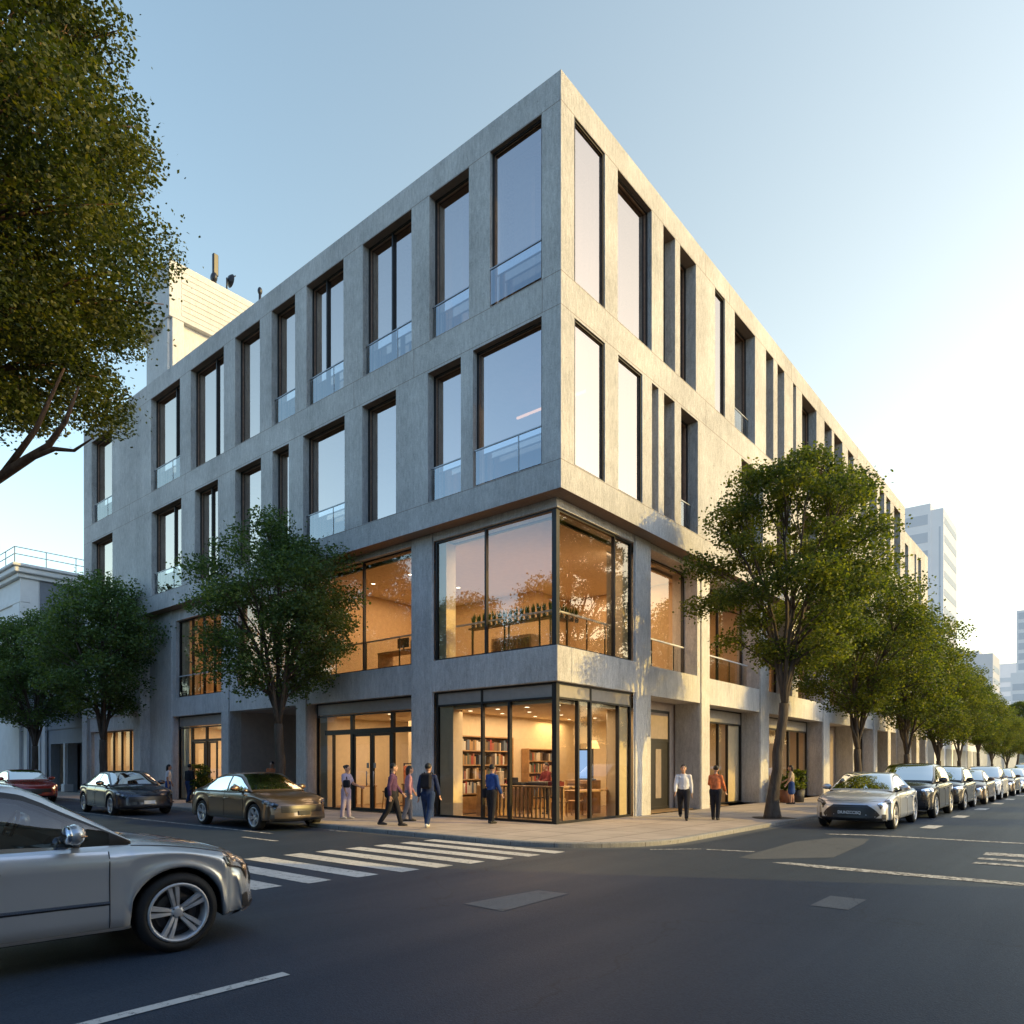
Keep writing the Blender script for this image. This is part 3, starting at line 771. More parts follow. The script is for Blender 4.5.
table('wooden table close to the glass on the sunny side of the bookshop', (-1.35,3.1,KF), PI/2, 1.7, .7, .8)
table('small wooden table just inside the entrance doors', (-7.5,2.2,KF), 0, 1.0, .8, .9)
table('wooden table with thick top beside the side lining of the entrance shop', (-10.4,1.9,KF), 0, 1.2, .7, .8)
# flat items lying on the long table
for i,(x,y,w,d,h,mt,lb) in enumerate([(-2.6,1.5,.5,.4,.06,'cloth_dark','dark flat box lying near the far end of the long display table'),(-1.9,1.6,.7,.45,.09,'plastic_black','broad black tray lying on the middle of the long display table'),(-1.25,1.5,.35,.3,.12,'cloth_maroon','maroon parcel lying at the corner end of the long display table')]):
    mb = MB(); mb.box(-w/2,-d/2,0,w/2,d/2,h,0,.01); mb.box(-w/2+.05,-d/2+.05,h+.001,w/2-.05,d/2-.05,h+.025,0,.008)
    tag(mb.build('box', M[mt]), lb, 'box').location = (x,y,KF+.951)
def chair(label, loc, rz, mat='wood', group=None):
    t = thing('chair', label, 'chair', loc, rz, group)
    mb = MB(); mb.box(-.21,-.21,.42,.21,.21,.46,0,.01); mb.build('seat', M[mat], t)
    mb = MB(); mb.box(-.21,.18,.55,.21,.21,.86,0,.01); mb.build('backrest', M[mat], t)
    for sx in (-1,1):
        mb = MB(); mb.box(sx*.18-.02,-.2,0,sx*.18+.02,-.16,.419); mb.build('leg', M[mat], t)
        mb = MB(); mb.box(sx*.18-.02,.17,0,sx*.18+.02,.209,.549); mb.build('leg', M[mat], t)
    return t
ch = chair('wooden chair near the corner post inside the bookshop', (-1.9,2.55,KF), .3)
dup(ch, 'wooden chair at the far side of the table near the sunny shop glass', (-1.0,4.2,KF), 2.6)
dup(ch, 'wooden chair pulled up behind the sunny side table in the bookshop', (-1.95,3.4,KF), -1.4)
def stool(label, loc):
    t = thing('stool', label, 'stool', loc)
    mb = MB(); mb.lathe([(0,.60),(.17,.60),(.17,.64),(0,.64)], 14); mb.build('seat', M['wood'], t)
    for k in range(4):
        a = PI/4+PI/2*k; mb = MB(); mb.tube([(.19*math.cos(a),.19*math.sin(a),0),(.12*math.cos(a),.12*math.sin(a),.599)], .016, 6); mb.build('leg', M['wood'], t)
    return t
st = stool('wooden stool beside the far end of the long display table', (-3.45,1.3,KF))
dup(st, 'wooden stool close to the entrance doors inside', (-8.6,1.7,KF), .4)
dup(st, 'wooden stool next to the small table inside the entrance', (-6.7,1.9,KF), .9)
for (x,y,w,h,mt,lb) in [(-3.9,2.2,.16,.42,'cloth_beige','beige display stand on the low dark panelled cabinet'),(-3.9,2.8,.3,.22,'cloth_dark','dark flat case on the low dark panelled cabinet')]:
    mb = MB(); mb.box(-w/2,-.12,0,w/2,.12,h,0,.02); mb.box(-w/2+.03,-.135,.04,w/2-.03,-.118,h-.05,0,.005); tag(mb.build('box', M[mt]), lb, 'box').location = (x,y,KF+.921)
def cabinet(label, loc, rz, w, d, h, nd):
    t = thing('cabinet', label, 'cabinet', loc, rz)
    mb = MB(); mb.box(-w/2,-d/2,0,w/2,d/2,h,0,.008); mb.build('carcass', M['wood'], t)
    for i in range(nd):
        x0 = -w/2+.05+(w-.1)*i/nd; x1 = -w/2+.05+(w-.1)*(i+1)/nd
        mb = MB(); mb.box(x0+.03,-d/2-.02,.1,x1-.03,-d/2-.003,h-.1,0,.006); mb.build('door_panel', M['wood_dark'], t)
    return t
cabinet('low wooden cabinet with dark door panels in front of the wide bookcase', (-3.95,2.5,KF), PI/2, 2.0, .6, .92, 3)
cabinet('waist high wooden counter with a lit poster above it in the bookshop', (-2.45,4.6,KF), 0, .9, .7, 1.05, 2)
# lit poster with lamp above counter
t = thing('framed_poster', 'bright blue and white framed poster on the wooden counter', 'poster', (-2.45,4.72,KF+1.052))
mb = MB(); ring(mb, lambda a,d,z:(a,d,z), -.3,.3,0,1.0,.05,-.03,.01,0); mb.build('frame', M['frame_black'], t)
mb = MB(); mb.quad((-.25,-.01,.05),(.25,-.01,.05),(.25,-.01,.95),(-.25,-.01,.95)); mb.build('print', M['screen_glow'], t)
t = thing('table_lamp', 'small lamp with a glowing yellow shade above the framed poster', 'lamp', (-2.0,4.5,KF+1.052))
mb = MB(); mb.lathe([(.0,0),(.1,0),(.1,.03),(.015,.05),(.015,1.05)], 12); mb.build('stand', M['frame_black'], t)
mb = MB(); mb.lathe([(.22,1.0),(.12,1.25)], 14); mb.build('lamp_shade', M['shade_warm'], t)

# tall display shelf, clothes-like stock and plant stock of the entrance shop
def rack(label, loc, rz, w, h, n, mats, seed):
    t = thing('display_rack', label, 'display rack', loc, rz); r_ = random.Random(seed)
    mb = MB()
    for s in (-1,1): mb.box(s*w/2-.02,-.25,0,s*w/2+.02,.25,.04); mb.box(s*w/2-.02,-.02,.04,s*w/2+.02,.02,h)
    mb.box(-w/2,-.02,h-.04,w/2,.02,h); mb.build('frame', M['frame_black'], t)
    for k in range(n):
        x = -w/2+.12+(w-.24)*k/(n-1); l = r_.uniform(.6,.95)
        mb = MB(); mb.box(x-.03,-.18,h-.1-l,x+.03,.18,h-.1,0,.02); mb.build('hanging_item', M[r_.choice(mats)], t)
    return t
rack('rack of hanging goods seen through the entrance doors', (-8.9,3.6,KF), .2, 1.6, 1.6, 8, ['cloth_orange','cloth_beige','cloth_maroon','wood'], 2)
rack('rack of brown goods by the column end of the entrance shop', (-6.5,2.6,KF), 1.2, 1.3, 1.7, 7, ['wood','cloth_beige','wood_dark'], 4)
rack('rack of pale goods inside the narrow shop left of the recessed portal', (-18.9,3.4,KF), .1, 1.8, 1.9, 9, ['cloth_beige','cloth_white','shop_wall','wood'], 6)
rack('rack of goods behind the wide window at the end of the building', (-27.2,2.4,KF), 0, 3.4, 2.3, 12, ['cloth_beige','cloth_orange','shop_wall','wood'], 8)
rack('tall rack of dark goods in the first shop past the recessed door', (-3.0,12.6,KF), PI/2, 2.0, 2.0, 9, ['cloth_maroon','cloth_orange','wood_dark','cloth_beige'], 9)
rack('tall rack of coloured goods in the shop behind the first kerbside tree', (-3.2,18.6,KF), PI/2, 3.0, 2.2, 12, ['cloth_orange','wood','cloth_beige','cloth_green'], 10)

# first floor desks
def desk(label, loc, rz, w):
    t = thing('desk', label, 'desk', loc, rz)
    mb = MB(); mb.box(-w/2,-.35,.72,w/2,.35,.76); mb.build('tabletop', M['wood'], t)
    for s in (-1,1):
        mb = MB(); mb.box(s*(w/2-.03)-.02,-.33,0,s*(w/2-.03)+.02,.33,.719); mb.build('side_panel', M['wood'], t)
    mb = MB(); mb.box(-.1,-.1,.761,.1,.1,.775); mb.box(-.28,-.02,.9,.28,.01,1.22); mb.box(-.03,.0,.775,.03,.03,.95); mb.build('monitor', M['plastic_black'], t)
    return t
F1 = ZS1+.0
desk('wooden desk with a dark screen behind the first floor glass by the kerbside tree', (-8.0,1.9,F1), 0, 1.9)
cabinet('wooden cupboard beside the desk on the first floor', (-6.7,1.7,F1), 0, .9, .5, 1.0, 2)
ch2 = dup(ch, 'orange wood chair by the first floor window above the recessed door', (-2.6,6.6,F1), 1.2)
table('wooden table by the first floor window above the recessed door', (-2.3,7.6,F1), 0, .9, .9, .75)
cabinet('long low wooden cabinet behind the first floor corner glass', (-3.6,2.6,F1), 0, 1.6, .5, .85, 3)
# potted plants standing along the ledge behind the corner balustrade
mb = MB(); mb.box(-4.1,P+.48,F1+.9,-1.0,P+.74,F1+.94); mb.box(-1.25,P+.741,F1+.9,-1.0,1.9,F1+.94)
for x in (-4.0,-2.6,-1.12): mb.box(x-.02,P+.55,F1,x+.02,P+.6,F1+.899)
mb.box(-1.15,1.82,F1,-1.1,1.87,F1+.899)
tag(mb.build('plant_shelf', M['wood_dark']), 'narrow dark shelf holding a row of plants behind the first floor corner glass', 'shelf')
def plant_pot_mesh(seed):
    r_ = random.Random(seed); mb = MB()
    for k in range(16):
        a = r_.uniform(0,2*PI); h = r_.uniform(.16,.36); lean = r_.uniform(.01,.09)
        b = Vector((.02*math.cos(a),.02*math.sin(a),.1)); tp = b+Vector((lean*math.cos(a),lean*math.sin(a),h)); s = Vector((-math.sin(a),math.cos(a),0))*r_.uniform(.014,.03)
        mid = b.lerp(tp,.5)
        mb.add([b, mid+s, tp, mid-s], [(0,1,2,3)], 0)
    return mb.mesh('plant_leaves', M['leaf_pot'])
PPM = [plant_pot_mesh(s) for s in range(4)]
mb = MB(); mb.lathe([(0,0),(.05,0),(.065,.11),(.055,.11),(.05,.09),(0,.09)], 10); POTM = mb.mesh('pot', M['pot_dark'])
pl_lab = 'small dark potted plant in the row along the first floor corner balustrade'
for k in range(20):
    if k < 15: loc = (-4.0+2.85*k/14, P+.61, F1+.941)
    else: loc = (-1.12, P+.85+.24*(k-15), F1+.941)
    t = thing('potted_plant', pl_lab, 'potted plant', loc, k*1.3, pl_lab)
    link('pot', POTM, t); link('leaves', PPM[k % 4], t)

# recessed ceiling lights
mb = MB(); mb.lathe([(0,-.004),(.075,-.004)], 14); LDM = mb.mesh('diffuser', M['lamp_warm'])
mb = MB(); mb.lathe([(.076,0),(.076,-.008),(.1,-.008),(.1,0)], 14); LRM = mb.mesh('trim_ring', M['rail_white'])
def downlights(pts, z, label):
    for (x, y) in pts:
        t = thing('ceiling_light', label, 'ceiling light', (x,y,z), 0, label)
        link('diffuser', LDM, t); link('trim_ring', LRM, t)
downlights([(x,y) for x in (-4.4,-3.3,-2.2,-1.1) for y in (1.4,2.9,4.6,6.6) if not (x > -2.5 and y > 5)], ZC-.001, 'small round downlight in the bookshop ceiling')
downlights([(x,y) for x in (-10.6,-8.6,-6.9) for y in (1.8,3.6)], 3.419, 'small round downlight in the entrance shop ceiling')
downlights([(x,y) for x in (-10.2,-8.2) for y in (2.4,4.8)], 8.298, 'small round downlight in the first floor ceiling beside the kerbside tree')

def area(name, loc, sx, sy, power, col=(1,.72,.42)):
    l = bpy.data.lights.new(name, 'AREA'); l.shape = 'RECTANGLE'; l.size = sx; l.size_y = sy; l.energy = power; l.color = col
    o = bpy.data.objects.new(name, l); COL.objects.link(o); o.location = loc
    return o
WARM = (1,.70,.40)
area('bookshop_lamp', (-3.0,3.2,3.24), 3.6, 4.6, 210, WARM)
area('bookshop_wall_lamp', (-4.6,6.4,3.2), .8, 1.6, 45, (1,.66,.3))
area('entrance_lamp', (-8.6,3.4,3.36), 4.6, 3.6, 210, WARM)
area('side_shop_lamp', (-19.6,3.0,3.36), 3.4, 3.0, 170, WARM)
area('end_shop_lamp', (-27.3,2.4,3.36), 4.6, 2.6, 130, WARM)
area('sunny_shop_lamp', (-3.8,12.0,3.34), 3.0, 4.0, 70, WARM)
area('long_shop_lamp', (-3.8,19.4,3.34), 3.0, 6.0, 90, WARM)
area('far_shop_lamp', (-3.8,31.5,3.34), 3.0, 3.0, 60, WARM)
area('first_floor_lamp', (-3.4,3.8,8.25), 4.0, 4.6, 380, (1,.70,.42))
area('first_floor_lamp', (-8.8,3.8,8.25), 4.4, 4.0, 210, (1,.68,.40))
area('first_floor_lamp', (-14.4,3.6,8.25), 3.6, 3.6, 120, (1,.68,.40))
area('first_floor_lamp', (-19.8,3.6,8.25), 3.6, 3.6, 150, (1,.68,.40))
for y in (7.4, 12.2, 19.5, 28.0): area('first_floor_lamp', (-3.6,y,8.25), 3.0, 3.0, 90, (1,.68,.40))
# ------------------------------------------------------------------ ground, roads, pavements, markings
def sheet(name, poly, z, mat):
    mb = MB(); n = len(poly); mb.add([(p[0],p[1],z) for p in poly], [tuple(range(n))])
    o = mb.build(name, M[mat]); return tag(o, kind='structure')
sheet('ground', [(-1500,-1500),(1500,-1500),(1500,1500),(-1500,1500)], -.02, 'asphalt_far')
mb = MB()
mb.box(-160,-13.2,-.5,14.5,-2.0,0); mb.box(2.9,-1.999,-.5,14.5,260,0); mb.box(1.6,-70,-.5,14.5,-13.201,0)
tag(mb.build('road', M['asphalt']), kind='structure')

def arc(cx, cy, r, a0, a1, n): return [(cx+r*math.cos(R(a0+(a1-a0)*i/n)), cy+r*math.sin(R(a0+(a1-a0)*i/n))) for i in range(n+1)]
edge = [(-160,-2.15),(-7.6,-2.15)] + [(-7.2,-2.22),(-6.4,-3.0),(-6.0,-3.22),(-5.5,-3.32)] + arc(.75,-.47,2.85,-90,0,16) + [(3.6,3.6),(3.62,4.4),(3.62,260)]
def offset(poly, d):
    out = []
    for i, p in enumerate(poly):
        a = Vector(poly[max(i-1,0)]); b = Vector(poly[min(i+1,len(poly)-1)])
        t = (b-a).normalized(); nrm = Vector((-t.y, t.x))
        out.append((p[0]+nrm.x*d, p[1]+nrm.y*d))
    return out
inner = offset(edge, .17)
def kerb(name, e, i_, zt):
    mb = MB()
    o3 = offset(e, .018)
    for k in range(len(e)-1):
        a,b = e[k],e[k+1]; c,d = i_[k],i_[k+1]; e0,e1 = o3[k],o3[k+1]
        mb.quad((*a,-.3),(*b,-.3),(*b,zt-.02),(*a,zt-.02)); mb.quad((*a,zt-.02),(*b,zt-.02),(*e1,zt),(*e0,zt)); mb.quad((*e0,zt),(*e1,zt),(*d,zt),(*c,zt))
    run = 0.0                                   # open joints between the kerb stones
    for k in range(len(e)-1):
        a, b = Vector(e[k]), Vector(e[k+1]); L_ = (b-a).length; t = (b-a)/L_; nrm = Vector((-t.y, t.x)); q = .95-run
        while q < L_:
            p = a+t*q
            if -42 < p.x and p.y < 45:
                w_ = t*.006; f0 = p-nrm*.002; f1 = p+nrm*.168
                mb.quad((*(f0-w_),0.005),(*(f0+w_),0.005),(*(f0+w_),zt-.018),(*(f0-w_),zt-.018),1); mb.quad((*(p+nrm*.02-w_),zt+.002),(*(p+nrm*.02+w_),zt+.002),(*(f1+w_),zt+.002),(*(f1-w_),zt+.002),1)
            q += .95
        run = (L_-q+.95) % .95
    return tag(mb.build(name, [M['kerbstone'], M['soil']]), kind='structure')
kerb('kerb', edge, inner, .104)
# gutter strip beside the kerb
gut = offset(edge, -.28)
mb = MB()
for k in range(len(edge)-1): mb.quad((*gut[k],.004),(*gut[k+1],.004),(*edge[k+1],.004),(*edge[k],.004))
tag(mb.build('gutter', M['asphalt_patch']), kind='structure')
mb = MB()
def strip(i0, i1, back):
    for k in range(i0, i1):
        a,b = inner[k],inner[k+1]
        mb.quad((*a,.1),(*b,.1),(*back(b),.1),(*back(a),.1))
# pavement as a fan of quads from the kerb line back to the building line
n_ = len(inner)
for k in range(n_-1):
    a,b = inner[k],inner[k+1]
    def bk(p):
        if p[0] < -.9 and p[1] < -1.9: return (p[0], 1.0)
        if p[1] > .9: return (-1.6, p[1])
        return None
    pa, pb = bk(a), bk(b)
    c0 = (-1.6, 1.0)
    mb.quad((*a,.1),(*b,.1),(*(pb or c0),.1),(*(pa or c0),.1))
mb.quad((-.9,1.0,.0999),(-1.6,1.0,.0999),(-1.6,.9,.0999),(-.9,.9,.0999))
mb.quad((-60,1.001,.098),(-11.9,1.001,.098),(-11.9,4.2,.098),(-60,4.2,.098)); mb.quad((-1.601,5.4,.098),(-1.601,44,.098),(-3.2,44,.098),(-3.2,5.4,.098))
tag(mb.build('pavement', M['paving']), kind='structure')
# pavements across the two streets
mb = MB(); mb.box(-160,-40,-.3,1.4,-13.4,.1); mb.box(14.7,-70,-.3,40,260,.1)
tag(mb.build('pavement', M['paving']), kind='structure')

def mark(poly, mat='paint_line', z=.006, name='road_marking'): return sheet(name, poly, z, mat)
def rect(x0,y0,x1,y1): return [(x0,y0),(x1,y0),(x1,y1),(x0,y1)]
# zebra crossing
ys = [-3.62,-4.28,-4.95,-5.62,-6.30,-6.97,-7.72,-8.50,-9.24]
for i, y in enumerate(ys):
    xr = 2.62+(y+3.5)*.13; xl = -.95+(y+3.5)*.04; h = .17+.004*i
    mark([(xl,y-h),(xr,y-h-.02),(xr,y+h-.02),(xl,y+h)], 'paint_line', name='zebra_stripe')
mark(rect(5.46,-12.9,5.57,-11.34)); mark(rect(5.46,-18.6,5.57,-15.6))
# stop lines of the right street
mark([(6.15,-2.46),(7.0,-2.62),(12.2,-2.62),(12.2,-2.30),(7.2,-2.30),(6.35,-2.26)], 'paint_worn')
mark([(5.4,3.30),(6.3,3.62),(12.2,3.86),(12.2,4.06),(6.2,3.84),(5.3,3.45)], 'paint_worn')
mark([(8.75,-.42),(9.75,-.38),(9.75,-.12),(8.8,-.15)], 'paint_worn'); mark([(8.75,.28),(9.75,.3),(9.75,.62),(8.75,.58)], 'paint_worn'); mark([(8.75,1.05),(9.7,1.1),(9.7,1.62),(8.75,1.55)], 'paint_worn')
mark([(5.45,-2.15),(5.75,-2.25),(6.75,-1.1),(6.6,1.6),(6.42,2.85),(5.75,2.6),(5.35,1.2)], 'asphalt_patch', .004, 'road_patch')
mark([(4.63,-8.38),(5.27,-8.42),(5.2,-7.04),(4.75,-7.1)], 'asphalt_light', .005, 'road_patch'); mark(rect(7.82,-5.86,8.24,-5.05), 'asphalt_light', .005, 'road_patch')
for y in (6.65,11.55,16.6,21.6,26.6,31.8,37,43): mark([(6.72,y+.05),(7.08,y),(7.1,y+1.15),(6.74,y+1.2)], 'paint_line')
mark([(3.68,-2.14),(4.4,-1.42),(4.36,-1.34),(3.62,-2.06)], 'paint_worn'); mark([(4.5,-1.44),(5.36,-1.22),(5.35,-1.1),(4.48,-1.34)], 'paint_worn')
mark(rect(-34,-5.08,-4.9,-4.98), 'paint_worn'); mark(rect(-4.7,-5.95,-3.3,-5.83), 'paint_worn'); mark(rect(-4.6,-3.62,-3.9,-3.55), 'paint_worn'); mark(rect(-15,-8.1,-12,-7.98), 'paint_worn'); mark(rect(-21,-8.1,-18,-7.98), 'paint_worn')
# planting pits around the street trees
def pit(x, y): return sheet('soil', [(x+.62*math.cos(a)*(1+.12*math.sin(3*a)), y+.62*math.sin(a)*(1+.1*math.cos(4*a))) for a in [2*PI*k/18 for k in range(18)]], .106, 'soil')
# ------------------------------------------------------------------ neighbouring buildings
def simple_windows(t, F, cells, d, mat='glass_far', name='window', frame='frame_black'):
    for (a0,a1,z0,z1) in cells:
        mb = MB(); ring(mb, F, a0, a1, z0, z1, .06, d-.03, d+.04, 0); w = mb.build(name, M[frame], t)
        g = MB(); g.quad(F(a0+.06,d-.004,z0+.06),F(a1-.06,d-.004,z0+.06),F(a1-.06,d-.004,z1-.06),F(a0+.06,d-.004,z1-.06)); g.build('pane', M[mat], w)

# white building with cornice and roof railing
NX, NZ = -43.6, 14.75
nb = thing('white_building', 'white building with sunlit cornice and thin roof railing past the end of the grey facade', 'building', (NX,.8,0))
mb = MB(); mb.box(-30, 0, 0, 0, 26, NZ-1.0); mb.build('wall', M['plaster_white'], nb)
mb = MB(); mb.box(-30.1,-.1,NZ-2.55,.1,.5,NZ-2.2,0,.03); mb.box(-30.2,-.25,NZ-.98,.25,26.2,NZ-.7,0,.03); mb.box(-30.45,-.5,NZ-.698,.5,26.4,NZ-.35,0,.05); mb.box(-30.6,-.65,NZ-.348,.65,26.5,NZ-.15,0,.04)
mb.build('cornice', M['plaster_white'], nb)
mb = MB(); mb.box(-1.3,-.12,0,-.0,-.003,NZ-2.6); mb.box(.003,-.08,0,.075,.95,NZ-1.0); mb.box(-7.5,-.12,0,-6.4,-.003,NZ-2.6); mb.build('pilaster', M['plaster_white'], nb)
mb = MB(); mb.box(.003,1.05,6.5,.06,9.0,NZ-1.02); mb.build('painted_shade_panel', M['plaster_painted_shade'], nb)  # dark sheet over the white wall; its shade is painted
simple_windows(nb, lambda a,d,z:(a,d,z), [(-2.6,-1.9,8.4,10.9),(-3.9,-3.5,8.4,10.8),(-5.0,-4.6,7.9,10.6),(-5.9,-5.4,7.9,10.3),(-9.0,-8.2,8,10.6),(-11,-10.2,8,10.6),(-13,-12.2,8,10.6)], -.01)
mb = MB()
rz0 = NZ-.148
pts = [(-30,-.5),(.5,-.5),(.5,26)]
for k in range(2):
    a, b = Vector((*pts[k],0)), Vector((*pts[k+1],0)); L_ = (b-a).length; n = int(L_/1.7)
    for z in (.55,1.0): mb.tube([a+Vector((0,0,rz0+z)), b+Vector((0,0,rz0+z))], .028, 5)
    for i in range(n+1):
        p = a.lerp(b, i/n); mb.tube([p+Vector((0,0,rz0)), p+Vector((0,0,rz0+1.0))], .028, 5)
mb.build('roof_railing', M['metal_grey'], nb)

# low annex between the white building and the main block
an = thing('annex_building', 'low grey blue annex with two square openings past the end of the grey facade', 'building', (-37.2,.8,0))
mb = MB()
wall(mb, FL, -6.3, 6.3, 0, 6.6, 0, .5, [(-1.05,1.25,.1,2.9),(1.7,4.1,.1,2.9)])
mb.quad((-6.3,0,6.6),(6.3,0,6.6),(6.3,8,6.6),(-6.3,8,6.6)); mb.box(-6.25,2.4,0,6.25,2.5,6.5); mb.box(-6.25,-.06,3.75,6.25,-.003,4.0)
mb.build('wall', M['concrete_annex'], an)
for x in (-2.9,-2.0,-5.2):
    mb = MB(); mb.box(x,-.2,0,x+.6,-.064,4.3,0,.02); mb.build('pilaster', M['plaster_white'], an)
mb = MB(); mb.box(1.34,-.12,.1,1.6,.25,2.9,0,.02); mb.box(1.22,-.2,.1,1.72,.3,.55,0,.03); mb.build('column', M['plaster_white'], an)
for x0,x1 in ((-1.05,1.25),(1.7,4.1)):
    mb = MB(); mb.box(x0,1.6,.1,x1,1.64,2.9); mb.build('back_panel', M['plaster_painted_shade'], an)

# cream block rising behind the roof
cr = thing('cream_tower_block', 'cream sunlit block with a projecting top rising behind the flat grey roof', 'building', (-33.0,5.45,0))
mb = MB(); mb.box(-3.9,.35,0,-.35,13,28.8); mb.build('wall', M['concrete_cream'], cr)
mb = MB(); mb.box(-4.4,0,28.8,0,13.4,32.25,0,.02); mb.build('projecting_top', M['concrete_cream'], cr)
mb = MB()
for i in range(9): z = 29.1+i*.34; mb.box(.002,.75,z,.025,13.3,z+.27)
mb.build('clapboard_siding', M['concrete_cream'], cr)
mb = MB(); mb.box(-1.0,.05,14,-.3,.349,28.79,0,.02); mb.box(-.345,.2,14,-.02,.9,28.79,0,.02); mb.build('corner_pier', M['concrete_cream'], cr)
mb = MB(); mb.box(-.34,1.5,24.0,-.3,4.5,25.2); mb.build('weathered_panel', M['wall_brown'], cr)
# things standing on its roof edge
def antenna(label, y, kind):
    t = thing('roof_antenna', label, 'antenna', (-33.15, 5.45+y, 32.252))
    mb = MB()
    if kind == 0: mb.tube([(0,0,0),(0,0,.5)],.06,8); mb.ellipsoid((0,-.12,.35),(.28,.2,.34)); mb.box(-.12,-.2,.5,.12,.15,1.9,0,.05)
    elif kind == 1:
        mb.tube([(0,0,0),(0,0,.8)],.05,8); mb.lathe([(0,.0),(.28,.08),(.42,.24)], 14, c=(0,.05,.75), axis='y'); mb.tube([(0,0,.6),(0,.6,1.25)],.04,6)
    elif kind == 2: mb.tube([(0,0,0),(0,0,1.1)],.09,8); mb.ellipsoid((0,0,1.15),(.15,.16,.26)); mb.box(-.1,-.18,0,.1,.18,.35,0,.04)
    else: mb.box(-.3,-.4,0,.3,.4,.35,0,.08); mb.ellipsoid((0,.1,.42),(.25,.42,.2))
    mb.build('mast_and_dish', M['plastic_black'], t)
antenna('tall dark antenna box on the roof edge of the cream block', 3.0, 0); antenna('dark satellite dish on the cream block beside the tall antenna', 3.75, 1)
antenna('thin dark post standing alone on the sloping cream roof line', 6.1, 2); antenna('low dark roof vent where the cream block meets the grey parapet', 8.1, 3)

# distant buildings along the right street
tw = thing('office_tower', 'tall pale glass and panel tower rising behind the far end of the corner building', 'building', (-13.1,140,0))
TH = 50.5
mb = MB(); mb.box(-12.5,0,0,-2.05,14,TH+.6); mb.box(-2.05,.4,0,0,16,TH-.6); mb.build('wall', M['tower_panel_haze_glow'], tw)
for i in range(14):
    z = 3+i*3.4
    mb = MB(); mb.box(-12.2,-.06,z,-2.5,-.003,z+1.9); mb.build('window_band', M['tower_glass_haze_glow'], tw)
    mb = MB(); mb.box(.003,1.5,z,.06,15.2,z+1.3); mb.build('window_band', M['tower_glass_haze_glow'], tw)
mb = MB(); mb.box(-.75,.33,4,-.45,.399,TH-4); mb.build('vertical_slot', M['tower_glass_haze_glow'], tw)
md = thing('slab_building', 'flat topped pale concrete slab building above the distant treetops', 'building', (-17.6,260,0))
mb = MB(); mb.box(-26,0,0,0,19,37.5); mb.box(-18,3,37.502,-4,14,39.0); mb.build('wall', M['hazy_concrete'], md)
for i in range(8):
    mb = MB(); mb.box(-24,-.08,4+4*i,-2,-.003,5.8+4*i); mb.build('window_band', M['tower_glass_haze_glow'], md)
    mb = MB(); mb.box(.003,2,4+4*i,.08,17,5.8+4*i); mb.build('window_band', M['tower_glass_haze_glow'], md)
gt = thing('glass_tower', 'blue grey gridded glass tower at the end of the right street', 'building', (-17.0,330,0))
mb = MB(); mb.box(0,0,0,34,26,62.5); mb.box(-1.8,-1,0,36,27,38.0); mb.build('wall', M['tower_panel_haze_glow'], gt)
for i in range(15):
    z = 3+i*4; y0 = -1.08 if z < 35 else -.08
    mb = MB(); mb.box(-1.2 if z < 35 else .6,y0,z,33.4,y0+.07,z+2.6); mb.build('window_band', M['tower_glass_haze_glow'], gt)
    mb = MB(); x0 = -1.88 if z < 35 else -.08; mb.box(x0,1,z,x0+.07,25,z+2.6); mb.build('window_band', M['tower_glass_haze_glow'], gt)
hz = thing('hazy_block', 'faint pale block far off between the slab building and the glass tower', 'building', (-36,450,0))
mb = MB(); mb.box(0,0,0,40,20,56); mb.build('wall', M['tower_pale_haze_glow'], hz)
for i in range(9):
    mb = MB(); mb.box(1,-.1,6+5*i,39,-.004,8.5+5*i); mb.build('window_band', M['tower_panel_haze_glow'], hz)
lw = thing('low_shop_building', 'low pale building with grey shutters behind the far kerbside trees', 'building', (-.6,54,0))
mb = MB(); mb.box(-20,0,0,0,26,6.2); mb.box(-20.1,-.1,6.203,.15,26.1,6.6); mb.build('wall', M['plaster_white'], lw)
for i in range(6):
    mb = MB(); mb.box(.003,1.2+4.2*i,.1,.06,4.2+4.2*i,3.1); mb.build('shutter', M['metal_grey'], lw)
lw2 = thing('grey_row_building', 'plain grey row building further along behind the far kerbside trees', 'building', (-1.2,84,0))
mb = MB(); mb.box(-22,0,0,0,52,9.5); mb.build('wall', M['concrete_annex'], lw2)
for i in range(9):
    mb = MB(); mb.box(.003,1.5+5.6*i,4.8,.06,4.5+5.6*i,7.6); mb.build('window', M['tower_glass_haze_glow'], lw2)
# hillside closing the street
mb = MB(); nx, ny = 40, 16; V = []
for j in range(ny+1):
    for i in range(nx+1):
        x = -120+8*i; y = 175+9*j
        z = -1.0+ (11.5*min(1, j/9)**1.3)*(.85+.3*math.sin(i*.7)*math.cos(j*.5)) + .8*math.sin(i*1.9+j)
        V.append((x,y,z))
mb.add(V, [(j*(nx+1)+i, j*(nx+1)+i+1, (j+1)*(nx+1)+i+1, (j+1)*(nx+1)+i) for j in range(ny) for i in range(nx)], 0, True)
tag(mb.build('hill', M['hill_green']), kind='structure')

